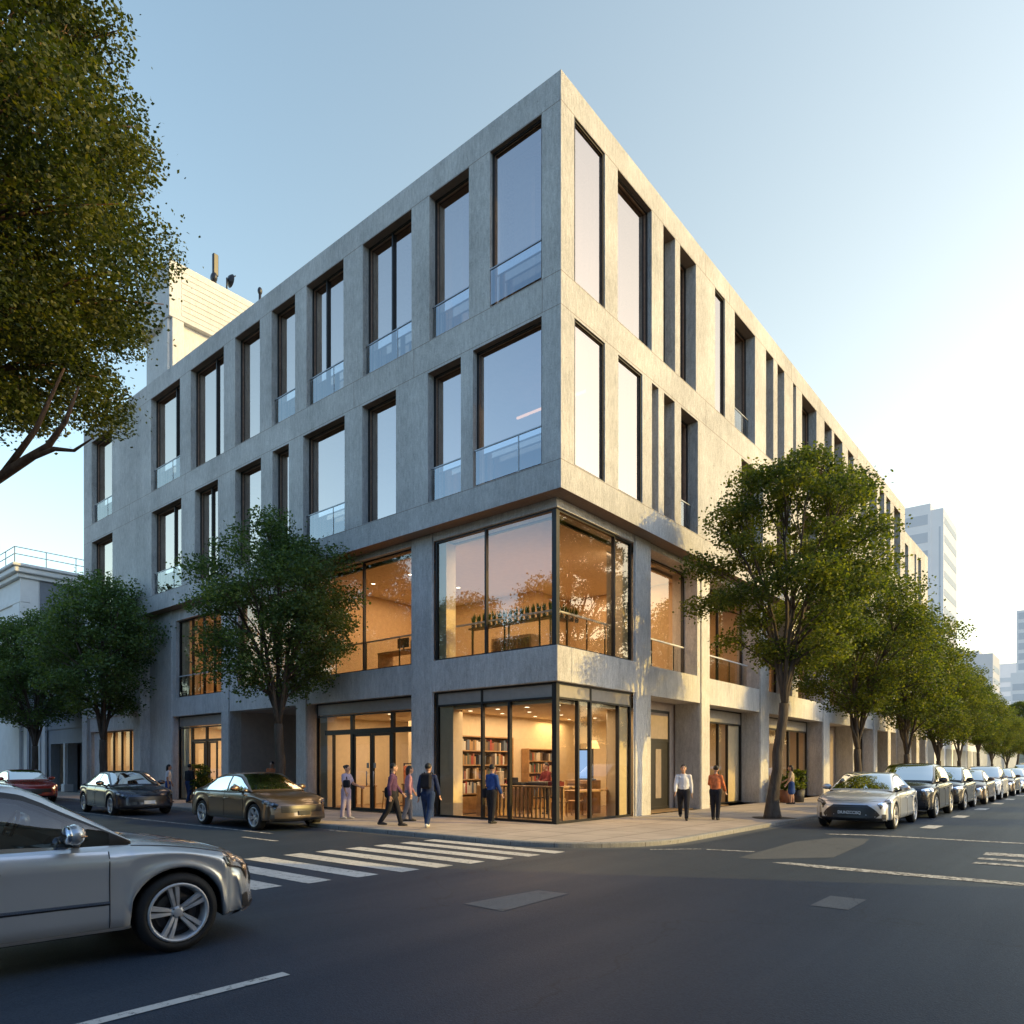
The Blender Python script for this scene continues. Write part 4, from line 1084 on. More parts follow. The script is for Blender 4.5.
# buildings across the two streets (they shade the crossing and show in the glass)
def block(name, label, x0, y0, x1, y1, h, mat, face):
    t = thing(name, label, 'building', ((x0+x1)/2, (y0+y1)/2, 0))
    w, d = (x1-x0)/2, (y1-y0)/2
    mb = MB(); mb.box(-w,-d,0,w,d,h); mb.box(-w-.2,-d-.2,h+.002,w+.2,d+.2,h+.5); mb.build('wall', M[mat], t)
    n = int(h//3.6)
    if face == 'W':
        for k in range(int(2*d//4)):
            for j in range(n): simple_windows(t, lambda a,dd,z: (-w+dd, a, z), [(-d+1+4*k,-d+3.2+4*k,1.2+3.6*j,3.2+3.6*j)], -.01)
    else:
        for k in range(int(2*w//5)):
            for j in range(n): simple_windows(t, lambda a,dd,z: (a, d-dd, z), [(-w+1+5*k,-w+3.6+5*k,1.2+3.6*j,3.2+3.6*j)], -.01)
    return t
block('brick_block', 'plain tan block across the right street from the bookshop', 17.5, -44, 34, 1.2, 13.5, 'wall_brown', 'W')
block('stone_block', 'low stone block across the left street from the shops', -58, -30, -6, -17.0, 7.2, 'concrete_pale', 'N')
# ------------------------------------------------------------------ trees
def bez(p0, p1, p2, n):
    return [p0*(1-t)**2 + p1*(2*t*(1-t)) + p2*t*t for t in [i/n for i in range(n+1)]]
def leaf_mesh(centres, radii, per, size, seed, mat, flat=.62, stray=.14):
    g = np.random.default_rng(seed)
    C = []
    for c, r_, n in zip(centres, radii, per):
        d = g.normal(size=(n,3)); d /= np.linalg.norm(d,axis=1)[:,None]
        rad = g.random(n)**.42
        p = d*rad[:,None]*np.array([r_, r_, r_*flat])
        # ragged sprays reaching out of the clump
        spray = g.random(n) < stray
        p[spray] *= 1.38
        C.append(p + np.array(c))
    C = np.concatenate(C); n = len(C)
    a = g.normal(size=(n,3)); a[:,2] = a[:,2]*.55-.12; a /= np.linalg.norm(a,axis=1)[:,None]
    b = g.normal(size=(n,3)); b -= (b*a).sum(1)[:,None]*a; b /= np.linalg.norm(b,axis=1)[:,None]
    nn = np.cross(a,b)
    L = size*g.uniform(.65,1.3,n)[:,None]; W = L*.36
    V = np.empty((n,4,3))
    V[:,0] = C-a*L*.5; V[:,1] = C+b*W+nn*L*.06; V[:,2] = C+a*L*.5; V[:,3] = C-b*W+nn*L*.06
    me = bpy.data.meshes.new('leaves')
    me.vertices.add(n*4); me.vertices.foreach_set('co', V.reshape(-1))
    me.loops.add(n*4); me.loops.foreach_set('vertex_index', np.arange(n*4, dtype=np.int32))
    me.polygons.add(n); me.polygons.foreach_set('loop_start', np.arange(0,n*4,4,dtype=np.int32))
    try: me.polygons.foreach_set('loop_total', np.full(n,4,dtype=np.int32))
    except Exception: pass
    me.materials.append(mat); me.update(calc_edges=True)
    return me
def make_tree(name, label, loc, seed, base_z, top_z, radius, fork_z, trunk_r, nclump, nleaf, leafsize, leaf, barkm, group=None, lean=(0,0), prof=.33, clump_r=(.55,.95), limbs=6, hollow=.25, gap=.42, stray=.14, extra=()):
    r_ = random.Random(seed)
    t = thing(name, label, 'tree', loc, 0, group)
    H = top_z-base_z; cz = base_z+H*prof
    fork = Vector((lean[0]*fork_z, lean[1]*fork_z, fork_z))
    cl = []
    tries = 0
    while len(cl) < nclump and tries < 9000:
        tries += 1
        h = r_.random(); a = r_.uniform(0, 2*PI)
        up = h > prof
        k = (h-prof)/(1-prof) if up else (prof-h)/prof
        Rm = radius*math.sqrt(max(0, 1-k**(2.0 if up else 2.6)))*(1+.14*math.sin(3*a+seed)+.10*math.sin(5*a+2*seed+3*h))
        q = r_.random()**.45
        if q < hollow and h < .6: continue
        p = Vector((Rm*q*math.cos(a)+lean[0]*top_z*.7, Rm*q*math.sin(a)+lean[1]*top_z*.7, base_z+H*h))
        cr_ = r_.uniform(*clump_r)
        if any((p-c).length < gap*(cr_+d) for c, d in cl): continue
        cl.append((p, cr_))
    mb = MB()
    # trunk with root flare
    pts = [Vector((0,0,-.1)), Vector((0,0,.12)), Vector((0,0,.45))]
    n = 6
    for i in range(1, n+1):
        f = i/n; pts.append(Vector((lean[0]*fork_z*f+.05*math.sin(2.1*i+seed)*(1-f), lean[1]*fork_z*f+.05*math.cos(1.7*i+seed)*(1-f), .45+(fork_z-.45)*f)))
    rad = [trunk_r*1.75, trunk_r*1.45, trunk_r*1.12] + [trunk_r*(1-.22*i/n) for i in range(1,n+1)]
    rad[-1] *= 1.05
    mb.tube(pts, rad, 14)
    # limbs: group clumps by direction
    seeds = [2*PI*(i+.5*r_.random())/limbs for i in range(limbs-1)] + [None]
    groups = [[] for _ in seeds]
    for p, cr_ in cl:
        d = Vector((p.x-fork.x, p.y-fork.y)); ang = math.atan2(d.y, d.x)
        if d.length < radius*.36: groups[-1].append((p,cr_)); continue
        best = min(range(limbs-1), key=lambda i: abs((ang-seeds[i]+PI)%(2*PI)-PI)); groups[best].append((p,cr_))
    for gi, g_ in enumerate(groups):
        if not g_: continue
        cen = sum((p for p,_ in g_), Vector())/len(g_)
        hi = max(p.z for p,_ in g_)
        end = Vector((fork.x+(cen.x-fork.x)*1.12, fork.y+(cen.y-fork.y)*1.12, min(hi, cen.z+.22*H)))
        ctl = Vector((fork.x+(end.x-fork.x)*.28+r_.uniform(-.15,.15), fork.y+(end.y-fork.y)*.28+r_.uniform(-.15,.15), fork.z+(end.z-fork.z)*.62))
        lp = bez(fork-Vector((0,0,.15)), ctl, end, 12)
        lp = [q+Vector((r_.uniform(-1,1),r_.uniform(-1,1),r_.uniform(-1,1)))*(.05 if 0 < i < 12 else 0) for i, q in enumerate(lp)]
        r0 = trunk_r*r_.uniform(.40,.52)
        lr = [r0*(1-.80*i/12) for i in range(13)]
        mb.tube(lp, lr, 8)
        for p, cr_ in sorted(g_, key=lambda c: c[0].z):
            k = min(range(2, 12), key=lambda i: (lp[i]-p).length + (.9*max(0, lp[i].z-p.z+.4)))
            k = max(2, k-1-(k > 6))
            s = lp[k]; mid = s.lerp(p,.5)+Vector((r_.uniform(-.2,.2),r_.uniform(-.2,.2),.12+.1*(p-s).length))
            br = bez(s, mid, p, 6); w = max(.014, min(lr[k]*.62, .016+.011*(p-s).length))
            mb.tube(br, [w*(1-.72*i/6) for i in range(7)], 6)
            for q in range(3):
                e = p+Vector((r_.uniform(-1,1),r_.uniform(-1,1),r_.uniform(-.3,.8)))*cr_*.75
                mb.tube([br[4], br[4].lerp(e,.5)+Vector((0,0,.08)), e], [w*.38, w*.26, .006], 4)
    for pts, rads in extra: mb.tube([Vector(q) for q in pts], rads, 9)
    mb.build('trunk', M[barkm], t)
    tot = sum(c[1]**2 for c in cl)
    per = [max(20,int(nleaf*c[1]**2/tot)) for c in cl]
    o = link('crown', leaf_mesh([c[0] for c in cl], [c[1] for c in cl], per, leafsize, seed, M[leaf], .62, stray), t)
    return t

G1 = 'young trees along the kerb of the sunlit street'; G2 = 'trees along the shaded shopping street'
ZP = .10
TR1 = make_tree('street_tree', 'big leafy tree on the corner pavement in front of the parked silver saloon', (2.98,6.4,ZP), 4, 4.6, 10.5, 2.45, 3.35, .165, 92, 56000, .092, 'leaf_street', 'bark', G1, (.08,.065), .40, (.42,.78), 8, .40, .50)
TR2 = make_tree('street_tree', 'second tree from the corner on the sunlit pavement with several thin upright limbs', (2.6,17.2,ZP), 7, 3.9, 9.6, 2.6, 2.2, .17, 84, 38000, .105, 'leaf_street', 'bark', G1, (.0,.0), .42, (.55,.95), 7)
TR3 = make_tree('street_tree', 'third tree from the corner on the sunlit pavement', (2.6,26.6,ZP), 9, 3.7, 9.4, 2.7, 2.1, .17, 80, 32000, .12, 'leaf_street', 'bark', G1, (.0,.0), .42, (.6,1.0), 6)
pit(2.98,6.4)
ordn = {0:'fourth',1:'fifth',2:'sixth',3:'seventh',4:'eighth',5:'ninth',6:'tenth',7:'eleventh'}
for i, (x, y, s, rz) in enumerate([(2.7,35,.95,1.0),(2.6,43.5,.88,2.2),(2.7,52.5,.80,4.0),(2.6,62,.82,.6),(2.8,72,.78,3.1),(2.6,84,.82,5.0),(2.6,98,.85,1.7),(2.6,114,.85,2.9)]):
    dup((TR2, TR3, TR1)[i % 3], '%s tree from the corner on the sunlit pavement' % ordn[i], (x,y,ZP), rz, (s*(1-.05*(i % 2)), s, s*(.86,1.0,.93,.9)[i % 4]))
for y in (17.2,26.6,35): pit(2.65,y)
TL1 = make_tree('street_tree', 'dark green tree in front of the recessed portal with a bronze car beneath', (-10.3,-1.35,ZP), 14, 4.0, 9.5, 2.5, 2.9, .17, 84, 46000, .095, 'leaf_shade', 'bark', G2, (-.05,.0), .42, (.5,.85), 7)
pit(-10.3,-1.35)
TL2 = make_tree('street_tree', 'dark round tree at the end of the grey facade above the dark saloon', (-24.6,-1.4,ZP), 21, 4.1, 9.9, 2.6, 2.7, .18, 82, 38000, .118, 'leaf_shade', 'bark', G2, (.0,.0), .42, (.6,1.0), 7)
dup(TL2, 'dark tree above the red car at the edge of the picture', (-33.6,-1.4,ZP), 2.4, (1.0,1.0,.95))
dup(TL1, 'tree far along the shaded street beyond the red car', (-43.0,-1.4,ZP), 1.4, 1.0)
pit(-24.6,-1.4)
# the tall tree on the near pavement of the left street
BT = make_tree('tall_tree', 'huge olive tinted tree with sunlit leaves filling the upper corner of the sky', (-1.1,-13.35,ZP), 33, 5.75, 13.7, 3.75, 3.6, .30, 260, 460000, .056, 'leaf_big', 'bark_warm', None, (.0,.0), .40, (.42,.82), 8, .0, .56, .05,
    [([(0,0,3.5),(.5,.6,4.25),(1.07,1.22,4.73),(1.86,1.62,5.13),(2.15,1.75,5.25),(2.4,1.85,5.5),(2.5,1.95,5.9)],[.11,.08,.062,.05,.038,.026,.012]), ([(1.86,1.62,5.13),(2.25,1.78,5.2),(2.5,1.9,5.15),(2.75,2.0,5.25)],[.034,.026,.018,.008]), ([(1.5,1.45,4.95),(1.9,1.7,5.5),(2.2,1.9,6.2)],[.042,.03,.012])])
# trees across the streets, mirrored in the shop glass
G3 = 'trees across the street mirrored in the glass'
for i, (x, y, s, rz) in enumerate([(-11.6,-14.8,1.12,.4),(-18.2,-14.8,1.12,2.0),(-27.5,-14.8,1.0,3.9)]):
    dup(TL2, 'tree on the far pavement of the shaded street, mirrored in the shop glass', (x,y,ZP), rz, s, G3)
for i, (x, y, s, rz) in enumerate([(15.6,14.2,.74,.4),(15.6,22,.72,2.0),(15.6,30,.76,3.9),(15.6,39,.74,1.0),(15.6,48,.78,2.6),(15.6,58,.8,5.2)]):
    dup(TR3 if i % 2 else TR2, 'tree on the far pavement of the sunlit street, mirrored in the upper glass', (x,y,ZP), rz, s, G3)
# ------------------------------------------------------------------ cars
def pchip(pts):
    X = np.array([p[0] for p in pts], float); Y = np.array([p[1] for p in pts], float)
    h = np.diff(X); dl = np.diff(Y)/h; m_ = np.zeros(len(X))
    for i in range(1, len(X)-1):
        if dl[i-1]*dl[i] > 0:
            w1, w2 = 2*h[i]+h[i-1], h[i]+2*h[i-1]; m_[i] = (w1+w2)/(w1/dl[i-1]+w2/dl[i])
    m_[0], m_[-1] = dl[0], dl[-1]
    def f(x):
        x = min(max(x, X[0]), X[-1]); i = int(min(max(np.searchsorted(X, x)-1, 0), len(X)-2)); t = (x-X[i])/h[i]
        return float(Y[i]*(2*t**3-3*t**2+1)+h[i]*m_[i]*(t**3-2*t**2+t)+Y[i+1]*(-2*t**3+3*t**2)+h[i]*m_[i+1]*(t**3-t**2))
    return f
def sst(a, b, x): t = min(1, max(0, (x-a)/(b-a))); return t*t*(3-2*t)

SEDAN = dict(xf=2.20, xr=-2.36, af=1.40, ar=-1.40, Ra=.385, rw=.335, zb=.25,
  w=[(-2.36,.80),(-1.85,.89),(-1.4,.915),(-.3,.925),(.8,.922),(1.4,.918),(1.8,.90),(2.20,.80)],
  zs=[(-2.36,.90),(-1.6,.93),(-.4,.915),(.6,.90),(1.3,.865),(1.8,.775),(2.20,.64)],
  zc=[(-2.36,1.02),(-1.9,1.06),(-1.4,1.0),(0,.96),(.95,.985),(1.5,.915),(1.95,.81),(2.20,.68)],
  fp=[(0,.68),(.035,.62),(.055,.55),(.065,.47),(.075,.38),(.085,.30),(.06,.25),(-.06,.22)],
  rp=[(0,1.02),(-.03,.95),(-.045,.84),(-.09,.70),(-.11,.55),(-.10,.42),(-.06,.32),(.06,.22)],
  sf=.30, sr=.24,
  gx=(-1.95,1.06), zt=[(-1.95,1.045),(-1.5,1.215),(-1.02,1.375),(-.45,1.45),(.0,1.46),(.28,1.435),(.62,1.27),(1.06,.975)],
  zr=[(-1.95,1.02),(-1.55,1.13),(-1.05,1.30),(-.45,1.385),(.0,1.395),(.28,1.36),(.62,1.19),(1.06,.955)],
  yr=[(-1.95,.64),(-1.05,.60),(0,.625),(.28,.63),(.62,.70),(1.06,.80)],
  yb=.895, belt=.035, ws=(.30,1.0), rg=(-1.80,-1.08), xb=-.12, xg=(-1.28,.90), door=(-.97,.87))
SUV = dict(SEDAN, xf=2.18, xr=-2.25, af=1.36, ar=-1.36, Ra=.42, rw=.37, zb=.27,
  w=[(-2.25,.84),(-2.0,.90),(-1.4,.94),(0,.945),(1.4,.94),(1.85,.90),(2.18,.82)],
  zs=[(-2.25,1.02),(-1.0,1.06),(.6,1.03),(1.3,1.0),(1.8,.93),(2.18,.84)],
  zc=[(-2.25,1.06),(-1.4,1.08),(0,1.06),(1.0,1.12),(1.5,1.09),(1.95,1.02),(2.18,.92)],
  fp=[(0,.92),(.04,.84),(.06,.72),(.065,.60),(.06,.48),(.05,.38),(.0,.30),(-.08,.27)],
  rp=[(0,1.06),(-.03,.98),(-.04,.86),(-.06,.72),(-.09,.58),(-.09,.46),(-.04,.36),(.05,.28)],
  sf=.24, sr=.18,
  gx=(-2.18,1.12), zt=[(-2.18,1.08),(-2.05,1.30),(-1.80,1.60),(-1.2,1.68),(-.3,1.715),(.25,1.68),(.62,1.47),(1.12,1.12)],
  zr=[(-2.18,1.07),(-2.05,1.24),(-1.80,1.51),(-1.2,1.59),(-.3,1.63),(.25,1.595),(.62,1.38),(1.12,1.09)],
  yr=[(-2.18,.74),(-1.8,.68),(0,.70),(.25,.70),(.62,.76),(1.12,.84)],
  ws=(.28,1.05), rg=(-2.14,-1.84), xb=-.15, xg=(-1.72,.80), door=(-.93,.89))
VAN = dict(SUV, zt=[(-2.18,1.10),(-2.15,1.6),(-2.05,1.93),(-1.2,2.0),(-.3,2.0),(.45,1.95),(.8,1.62),(1.12,1.12)],
  zr=[(-2.18,1.07),(-2.15,1.5),(-2.05,1.84),(-1.2,1.92),(-.3,1.92),(.45,1.86),(.8,1.5),(1.12,1.09)])

def spokes(mb, r0, r1, y0, y1, n, mat):
    for k in range(n):
        a = 2*PI*k/n + PI/2; er = Vector((math.cos(a),0,math.sin(a))); et = Vector((-math.sin(a),0,math.cos(a)))
        for s in (-1, 1):
            V = []
            for f_ in (0, .5, 1):
                r_ = r0+(r1-r0)*f_; o = s*(.012+.019*f_); hw_ = .010+.0075*f_; y = y1+(y0-y1)*(1-(1-f_)**2)
                c = er*r_+et*o
                V += [c-et*hw_+Vector((0,y,0)), c+et*hw_+Vector((0,y,0)), c+et*hw_*1.5+Vector((0,y-.034,0)), c-et*hw_*1.5+Vector((0,y-.034,0))]
            F = []
            for q in (0, 4): F += [(q,q+1,q+5,q+4),(q+1,q+2,q+6,q+5),(q+3,q,q+4,q+7)]
            mb.add(V, F, mat)
def wheel_meshes(rw, key):
    ri = rw*.755; hw = .112
    t = MB()
    prof = [(ri,-hw+.01),(ri+.02,-hw),(rw-.045,-hw),(rw-.012,-hw+.022),(rw,-hw+.05),(rw,hw-.05),(rw-.012,hw-.022),(rw-.045,hw),(ri+.02,hw),(ri,hw-.01),(ri-.008,0)]
    t.lathe(prof, 40, 'y', closed=True)
    for y in (-.05,0,.05):
        t.lathe([(rw+.0005,y-.004),(rw+.0015,y),(rw+.0005,y+.004)], 40, 'y')
    tm = t.mesh('tyre_'+key, M['rubber'])
    r = MB()
    r.lathe([(ri-.002,hw-.012),(ri-.012,hw+.002),(ri-.026,hw-.004),(ri-.034,hw-.03),(ri-.045,.02),(ri-.03,-hw+.02)], 40, 'y')
    r.lathe([(0,.012),(ri-.046,.012)], 32, 'y', mat=1)
    r.lathe([(.105,.03),(.15,.033),(.17,.02)], 24, 'y', mat=2)
    spokes(r, .035, ri-.022, hw-.012, hw-.045, 5, 0)
    r.lathe([(0,hw-.03),(.03,hw-.03),(.052,hw-.04),(.06,.03)], 20, 'y')
    for k in range(5):
        a = 2*PI*k/5+PI/2+.6; r.lathe([(0,hw-.034),(.009,hw-.034),(.009,.03)], 6, 'y', (.043*math.cos(a),0,.043*math.sin(a)), 2)
    rm = r.mesh('rim_'+key, [M['alloy'], M['plastic_black'], M['alloy_dark']])
    return tm, rm
WHEELS = {'car': wheel_meshes(.335, 'car'), 'suv': wheel_meshes(.37, 'suv')}

TJ = [0,.05,.17,.36,.58,.78,.90,1.0]; FT = [.95,.985,1.0,.996,.990,.994,.998,.955]
DY = [.88,.72,.48,.24,0]; DG = [.42,.76,.93,.985,1.0]
def make_car(label, loc, rz, paint, S, wkey='car', plate=None, group=None, detail=1, scale=1.0, cabin=True, plate_white=False, kind='car', chrome=False, tint='glass_car', dark_nose=False):
    t = thing('parked_car' if kind == 'car' else kind, label, 'van' if S is VAN else 'car', loc, rz, group)
    t.scale = (scale,)*3
    w, zs, zc = pchip(S['w']), pchip(S['zs']), pchip(S['zc'])
    xf, xr, af, ar, Ra, rw, zb = (S[k] for k in ('xf','xr','af','ar','Ra','rw','zb'))
    xd0, xd1 = S['door']; xb = S['xb']; g0, g1 = S['gx']
    nseg = 60 if detail else 34
    xs = set(np.round(np.linspace(xr, xf, nseg), 4))
    for a in (af, ar):
        for k in range(19 if detail else 13):
            xs.add(round(a - Ra*math.cos(PI*k/(18 if detail else 12)), 4))
    for x in (xd0, xd1, xb, g0, g1): xs.add(round(x, 4))
    xs = sorted(xs)
    # drop stations that crowd the key ones
    keys = {round(x,4) for x in (xd0,xd1,xb,g0,g1,af-Ra,af+Ra,ar-Ra,ar+Ra,xf,xr)}
    out = []
    for x in xs:
        if out and x-out[-1] < .018 and x not in keys: continue
        if out and x-out[-1] < .018 and out[-1] not in keys: out.pop()
        out.append(x)
    xs = out
    st = []
    for dx, z in S['rp'][::-1][:-1]: st.append((xr+dx, z, xr))
    for x in xs: st.append((x, zc(x), x))
    for dx, z in S['fp'][1:]: st.append((xf+dx, z, xf))
    nr = len(S['rp'])-1; i0, i1 = nr, nr+len(xs)-1
    def arch(x):
        z = zb
        for a in (af, ar):
            if abs(x-a) < Ra: z = max(z, rw-.01+math.sqrt(max(0, Ra*Ra-(x-a)**2)))
        return z
    NJ = len(TJ)+len(DY)+1           # points in half a section incl. the lower lip
    half = []
    for (x, z, xe) in st:
        ww = w(xe); zS = min(zs(xe), z-.0005); zl = min(arch(xe), z-.001); zS = max(zS, zl+.0005)
        row = []
        fl = 0.0
        for a in (af, ar):
            fl = max(fl, .014*math.exp(-((abs(xe-a)-Ra)/.07)**2) if abs(xe-a) > Ra else .014)
        pts = [(.80, zl+.012)]
        pts += [(FT[k]+ (fl/ww if k <= 2 else 0), zl+(zS-zl)*TJ[k]) for k in range(len(TJ))]
        pts += [(DY[k], zS+(z-zS)*DG[k]) for k in range(len(DY))]
        swf = S['sf']*sst(af+Ra-.02, xf+.02, xe); swr = S['sr']*sst(-ar+Ra-.02, -xr+.02, -xe)
        for yf, zz in pts:
            c_ = abs(yf)**3.2
            row.append(Vector((x - swf*c_ + swr*c_, yf*ww, zz)))
        half.append(row)
    NC = 2*NJ-1
    grid = [[h[j] if j < NJ else Vector((h[NC-1-j].x, -h[NC-1-j].y, h[NC-1-j].z)) for j in range(NC)] for h in half]
    NS = len(grid)
    def surf(i, j, off=0.0):
        i = min(max(i,0),NS-1.001); j = min(max(j,0),NC-1.001); a, b = int(i), int(j); u, v = i-a, j-b
        p = grid[a][b]*(1-u)*(1-v)+grid[a+1][b]*u*(1-v)+grid[a][b+1]*(1-u)*v+grid[a+1][b+1]*u*v
        if off:
            du = grid[a+1][b]*(1-v)+grid[a+1][b+1]*v-grid[a][b]*(1-v)-grid[a][b+1]*v
            dv = (grid[a][b+1]-grid[a][b])*(1-u)+(grid[a+1][b+1]-grid[a+1][b])*u
            n = dv.cross(du)
            if n.length > 1e-9:
                n.normalize()
                ctr = Vector((0, 0, .6))
                q = p-Vector((min(max(p.x,-1.6),1.6),0,.5))
                if n.dot(q) < 0: n = -n
                p = p+n*off
        return p
    def si(x):
        for k in range(i0, i1):
            if grid[k][NJ-1].x <= x <= grid[k+1][NJ-1].x: return k+(x-grid[k][NJ-1].x)/(grid[k+1][NJ-1].x-grid[k][NJ-1].x)
        return i1 if x > 0 else i0
    ks = lambda x: min(range(i0, i1+1), key=lambda k: abs(grid[k][NJ-1].x-x))
    kd0, kb, kd1 = ks(xd0), ks(xb), ks(xd1)
    body = MB(); doors = {}
    flat = [p for r_ in grid for p in r_]
    jtop = len(TJ)
    F = []; Fi = []
    for i in range(NS-1):
        for j in range(NC-1):
            jj = j if j < NJ-1 else NC-2-j
            f = (i*NC+j, (i+1)*NC+j, (i+1)*NC+j+1, i*NC+j+1)
            if 1 <= jj < jtop and kd0 <= i < kd1:
                doors.setdefault(('l' if j < NJ-1 else 'r', 0 if i < kb else 1), []).append(f); continue
            mid = (grid[i][NJ-1].x+grid[i+1][NJ-1].x)/2
            m_ = 0
            if jj == 0: m_ = 1
            if jj >= jtop+1 and g0+.02 < mid < g1-.03 and i0 <= i < i1: m_ = 2
            F.append(f); Fi.append(m_)
    body.add(flat, [], 0)
    for f, m_ in zip(F, Fi): body.f.append(f); body.m.append(m_); body.s.append(True)
    # greenhouse
    zt, zr, yr = pchip(S['zt']), pchip(S['zr']), pchip(S['yr'])
    ws0, ws1 = S['ws']; rg0, rg1 = S['rg']; xg0, xg1 = S['xg']
    gx = sorted({round(x,4) for x in list(np.linspace(g0, g1, 26 if detail else 18))+[ws0,ws1,rg0,rg1,xg0,xg1,xb-.045,xb+.045]})
    o2 = [gx[0]]
    K2 = {round(x,4) for x in (ws0,ws1,rg0,rg1,xg0,xg1,xb-.045,xb+.045,g0,g1)}
    for x in gx[1:]:
        if x-o2[-1] < .03:
            if x in K2 and o2[-1] not in K2: o2[-1] = x; continue
            if x not in K2: continue
        o2.append(x)
    gx = o2
    Q = [0,.07,.5,.90,1.0]; TY = [.93,.86,.5,.25,0]; TG = [.5,.72,.93,.985,1.0]
    gh = []
    for x in gx:
        yb = w(x)*S['yb']*(1 if x < .6 else 1-.06*((x-.6)/.5)); zbt = zs(x)+S['belt']*.6
        r_z = max(zr(x), zbt+.002); y_r = min(yr(x), yb); z_t = max(zt(x), r_z+.001)
        row = [Vector((x, yb+(y_r-yb)*q+.022*math.sin(PI*q)*min(1,(r_z-zbt)/.3), zbt+(r_z-zbt)*q)) for q in Q]
        row += [Vector((x, y_r*TY[k], r_z+(z_t-r_z)*TG[k])) for k in range(len(TY))]
        gh.append(row)
    GN = len(gh[0]); GC = 2*GN-1
    gg = [[h[j] if j < GN else Vector((h[GC-1-j].x,-h[GC-1-j].y,h[GC-1-j].z)) for j in range(GC)] for h in gh]
    gflat = [p for r_ in gg for p in r_]; ob = len(body.v); body.add(gflat, [], 0)
    panes = {}
    for i in range(len(gx)-1):
        xm = (gx[i]+gx[i+1])/2
        for j in range(GC-1):
            jj = j if j < GN-1 else GC-2-j; sd = 'l' if j < GN-1 else 'r'
            f = (i*GC+j, (i+1)*GC+j, (i+1)*GC+j+1, i*GC+j+1)
            key = None
            if jj in (1,2) and xg0 < xm < xg1:
                if xb-.045 < xm < xb+.045: m_ = 1
                else: key = ('side', sd, 0 if xm < xb else 1)
            elif jj >= 5 and ws0 < xm < ws1: key = ('ws',)
            elif jj >= 5 and rg0 < xm < rg1: key = ('rg',)
            else:
                m_ = 0
                if jj == 0: m_ = 3 if chrome else 1
                elif jj in (1,2,3) and xm >= xg1: m_ = 1
                elif jj == 3 and xg0 < xm < xg1: m_ = 1
            if key: panes.setdefault(key, []).append(f)
            else: body.f.append(tuple(a+ob for a in f)); body.m.append(m_); body.s.append(True)
    # shut lines of bonnet and boot
    if detail:
        for sgn in (0, 1):
            jj = lambda j: j if sgn == 0 else NC-1-j
            body.tube([surf(si(x), jj(jtop+.95), .001) for x in np.linspace(1.05, xf-.16, 14)], .004, 5, 1)
        body.tube([surf(si(xf-.10), j, .001) for j in np.linspace(jtop+.95, NC-1-jtop-.95, 16)], .004, 5, 1)
    bo = body.build('body', [paint, M['plastic_black'], M['seat_dark'], M['chrome']], t)
    # doors with shut lines and handles
    for (sd, k), fs in doors.items():
        d = MB(); used = {}; 
        for f in fs:
            nf = []
            for a in f:
                if a not in used: used[a] = len(d.v); d.v.append(tuple(flat[a]))
                nf.append(used[a])
            d.f.append(tuple(nf)); d.m.append(0); d.s.append(True)
        J = lambda j: j if sd == 'l' else NC-1-j
        ia, ib_ = (kd0, kb) if k == 0 else (kb, kd1)
        if detail:
            for ii in (ia, ib_): d.tube([surf(ii, J(j), .001) for j in np.linspace(1.05, jtop-.02, 12)], .0045, 5, 1)
            d.tube([surf(i, J(1.12), .001) for i in np.linspace(ia, ib_, 10)], .005, 5, 1)
        if chrome:
            for ii in range(ia, ib_):
                d.quad(surf(ii,J(4.02),.007),surf(ii+1,J(4.02),.007),surf(ii+1,J(4.16),.009),surf(ii,J(4.16),.009),2); d.quad(surf(ii,J(3.92),.002),surf(ii+1,J(3.92),.002),surf(ii+1,J(4.02),.007),surf(ii,J(4.02),.007),1)
        do = d.build('door', [paint, M['plastic_black'], M['chrome']], t)
        if detail:
            xh = grid[ia][NJ-1].x+.16; hb = MB()
            p0, p1 = surf(si(xh-.10), J(6.2), .03), surf(si(xh+.10), J(6.2), .03)
            hb.tube([surf(si(xh-.11),J(6.2),.0), p0, p1, surf(si(xh+.11),J(6.2),.0)], .013, 6); hb.build('handle', paint, do)
    if chrome:
        for sgn in (0,1):
            sk = MB()
            J = (lambda j: j) if sgn == 0 else (lambda j: NC-1-j)
            A = [i for i in range(NS) if ar+Ra-.01 <= grid[i][NJ-1].x <= af-Ra+.01 and i0 <= i <= i1]
            for ii in A[:-1]: sk.quad(surf(ii,J(1.55),.012),surf(ii+1,J(1.55),.012),surf(ii+1,J(2.05),.010),surf(ii,J(2.05),.010))
            sk.build('sill_trim', M['alloy'], t)
    def pane_obj(name, fs, mat):
        d = MB(); used = {}
        for f in fs:
            nf = []
            for a in f:
                if a not in used: used[a] = len(d.v); d.v.append(tuple(gflat[a]))
                nf.append(used[a])
            d.f.append(tuple(nf)); d.m.append(0); d.s.append(True)
        return d.build(name, M[mat], t)
    for key, fs in panes.items():
        pane_obj({'side':'side_window','ws':'windscreen','rg':'rear_window'}[key[0]], fs, tint)
    # underside, arches' inner faces
    u = MB(); 
    u.box(xr+.25,-.62,zb+.01,xf-.3,.62,zb+.12); u.box(ar+Ra,-.82,zb+.004,af-Ra,.82,zb+.10)
    for a in (af, ar):
        for s in (-1,1):
            n = 12; V = []
            for k in range(n+1):
                an = PI*k/n; V += [(a-(Ra+.015)*math.cos(an), s*.58, rw-.02+(Ra+.015)*math.sin(an)), (a-(Ra+.015)*math.cos(an), s*.90, rw-.02+(Ra+.015)*math.sin(an))]
            u.add(V, [(2*k,2*k+1,2*k+3,2*k+2) for k in range(n)], 0, True)
            u.add([V[2*k] for k in range(n+1)]+[(a,s*.58,rw-.15)], [(k,k+1,n+1) for k in range(n)], 0)
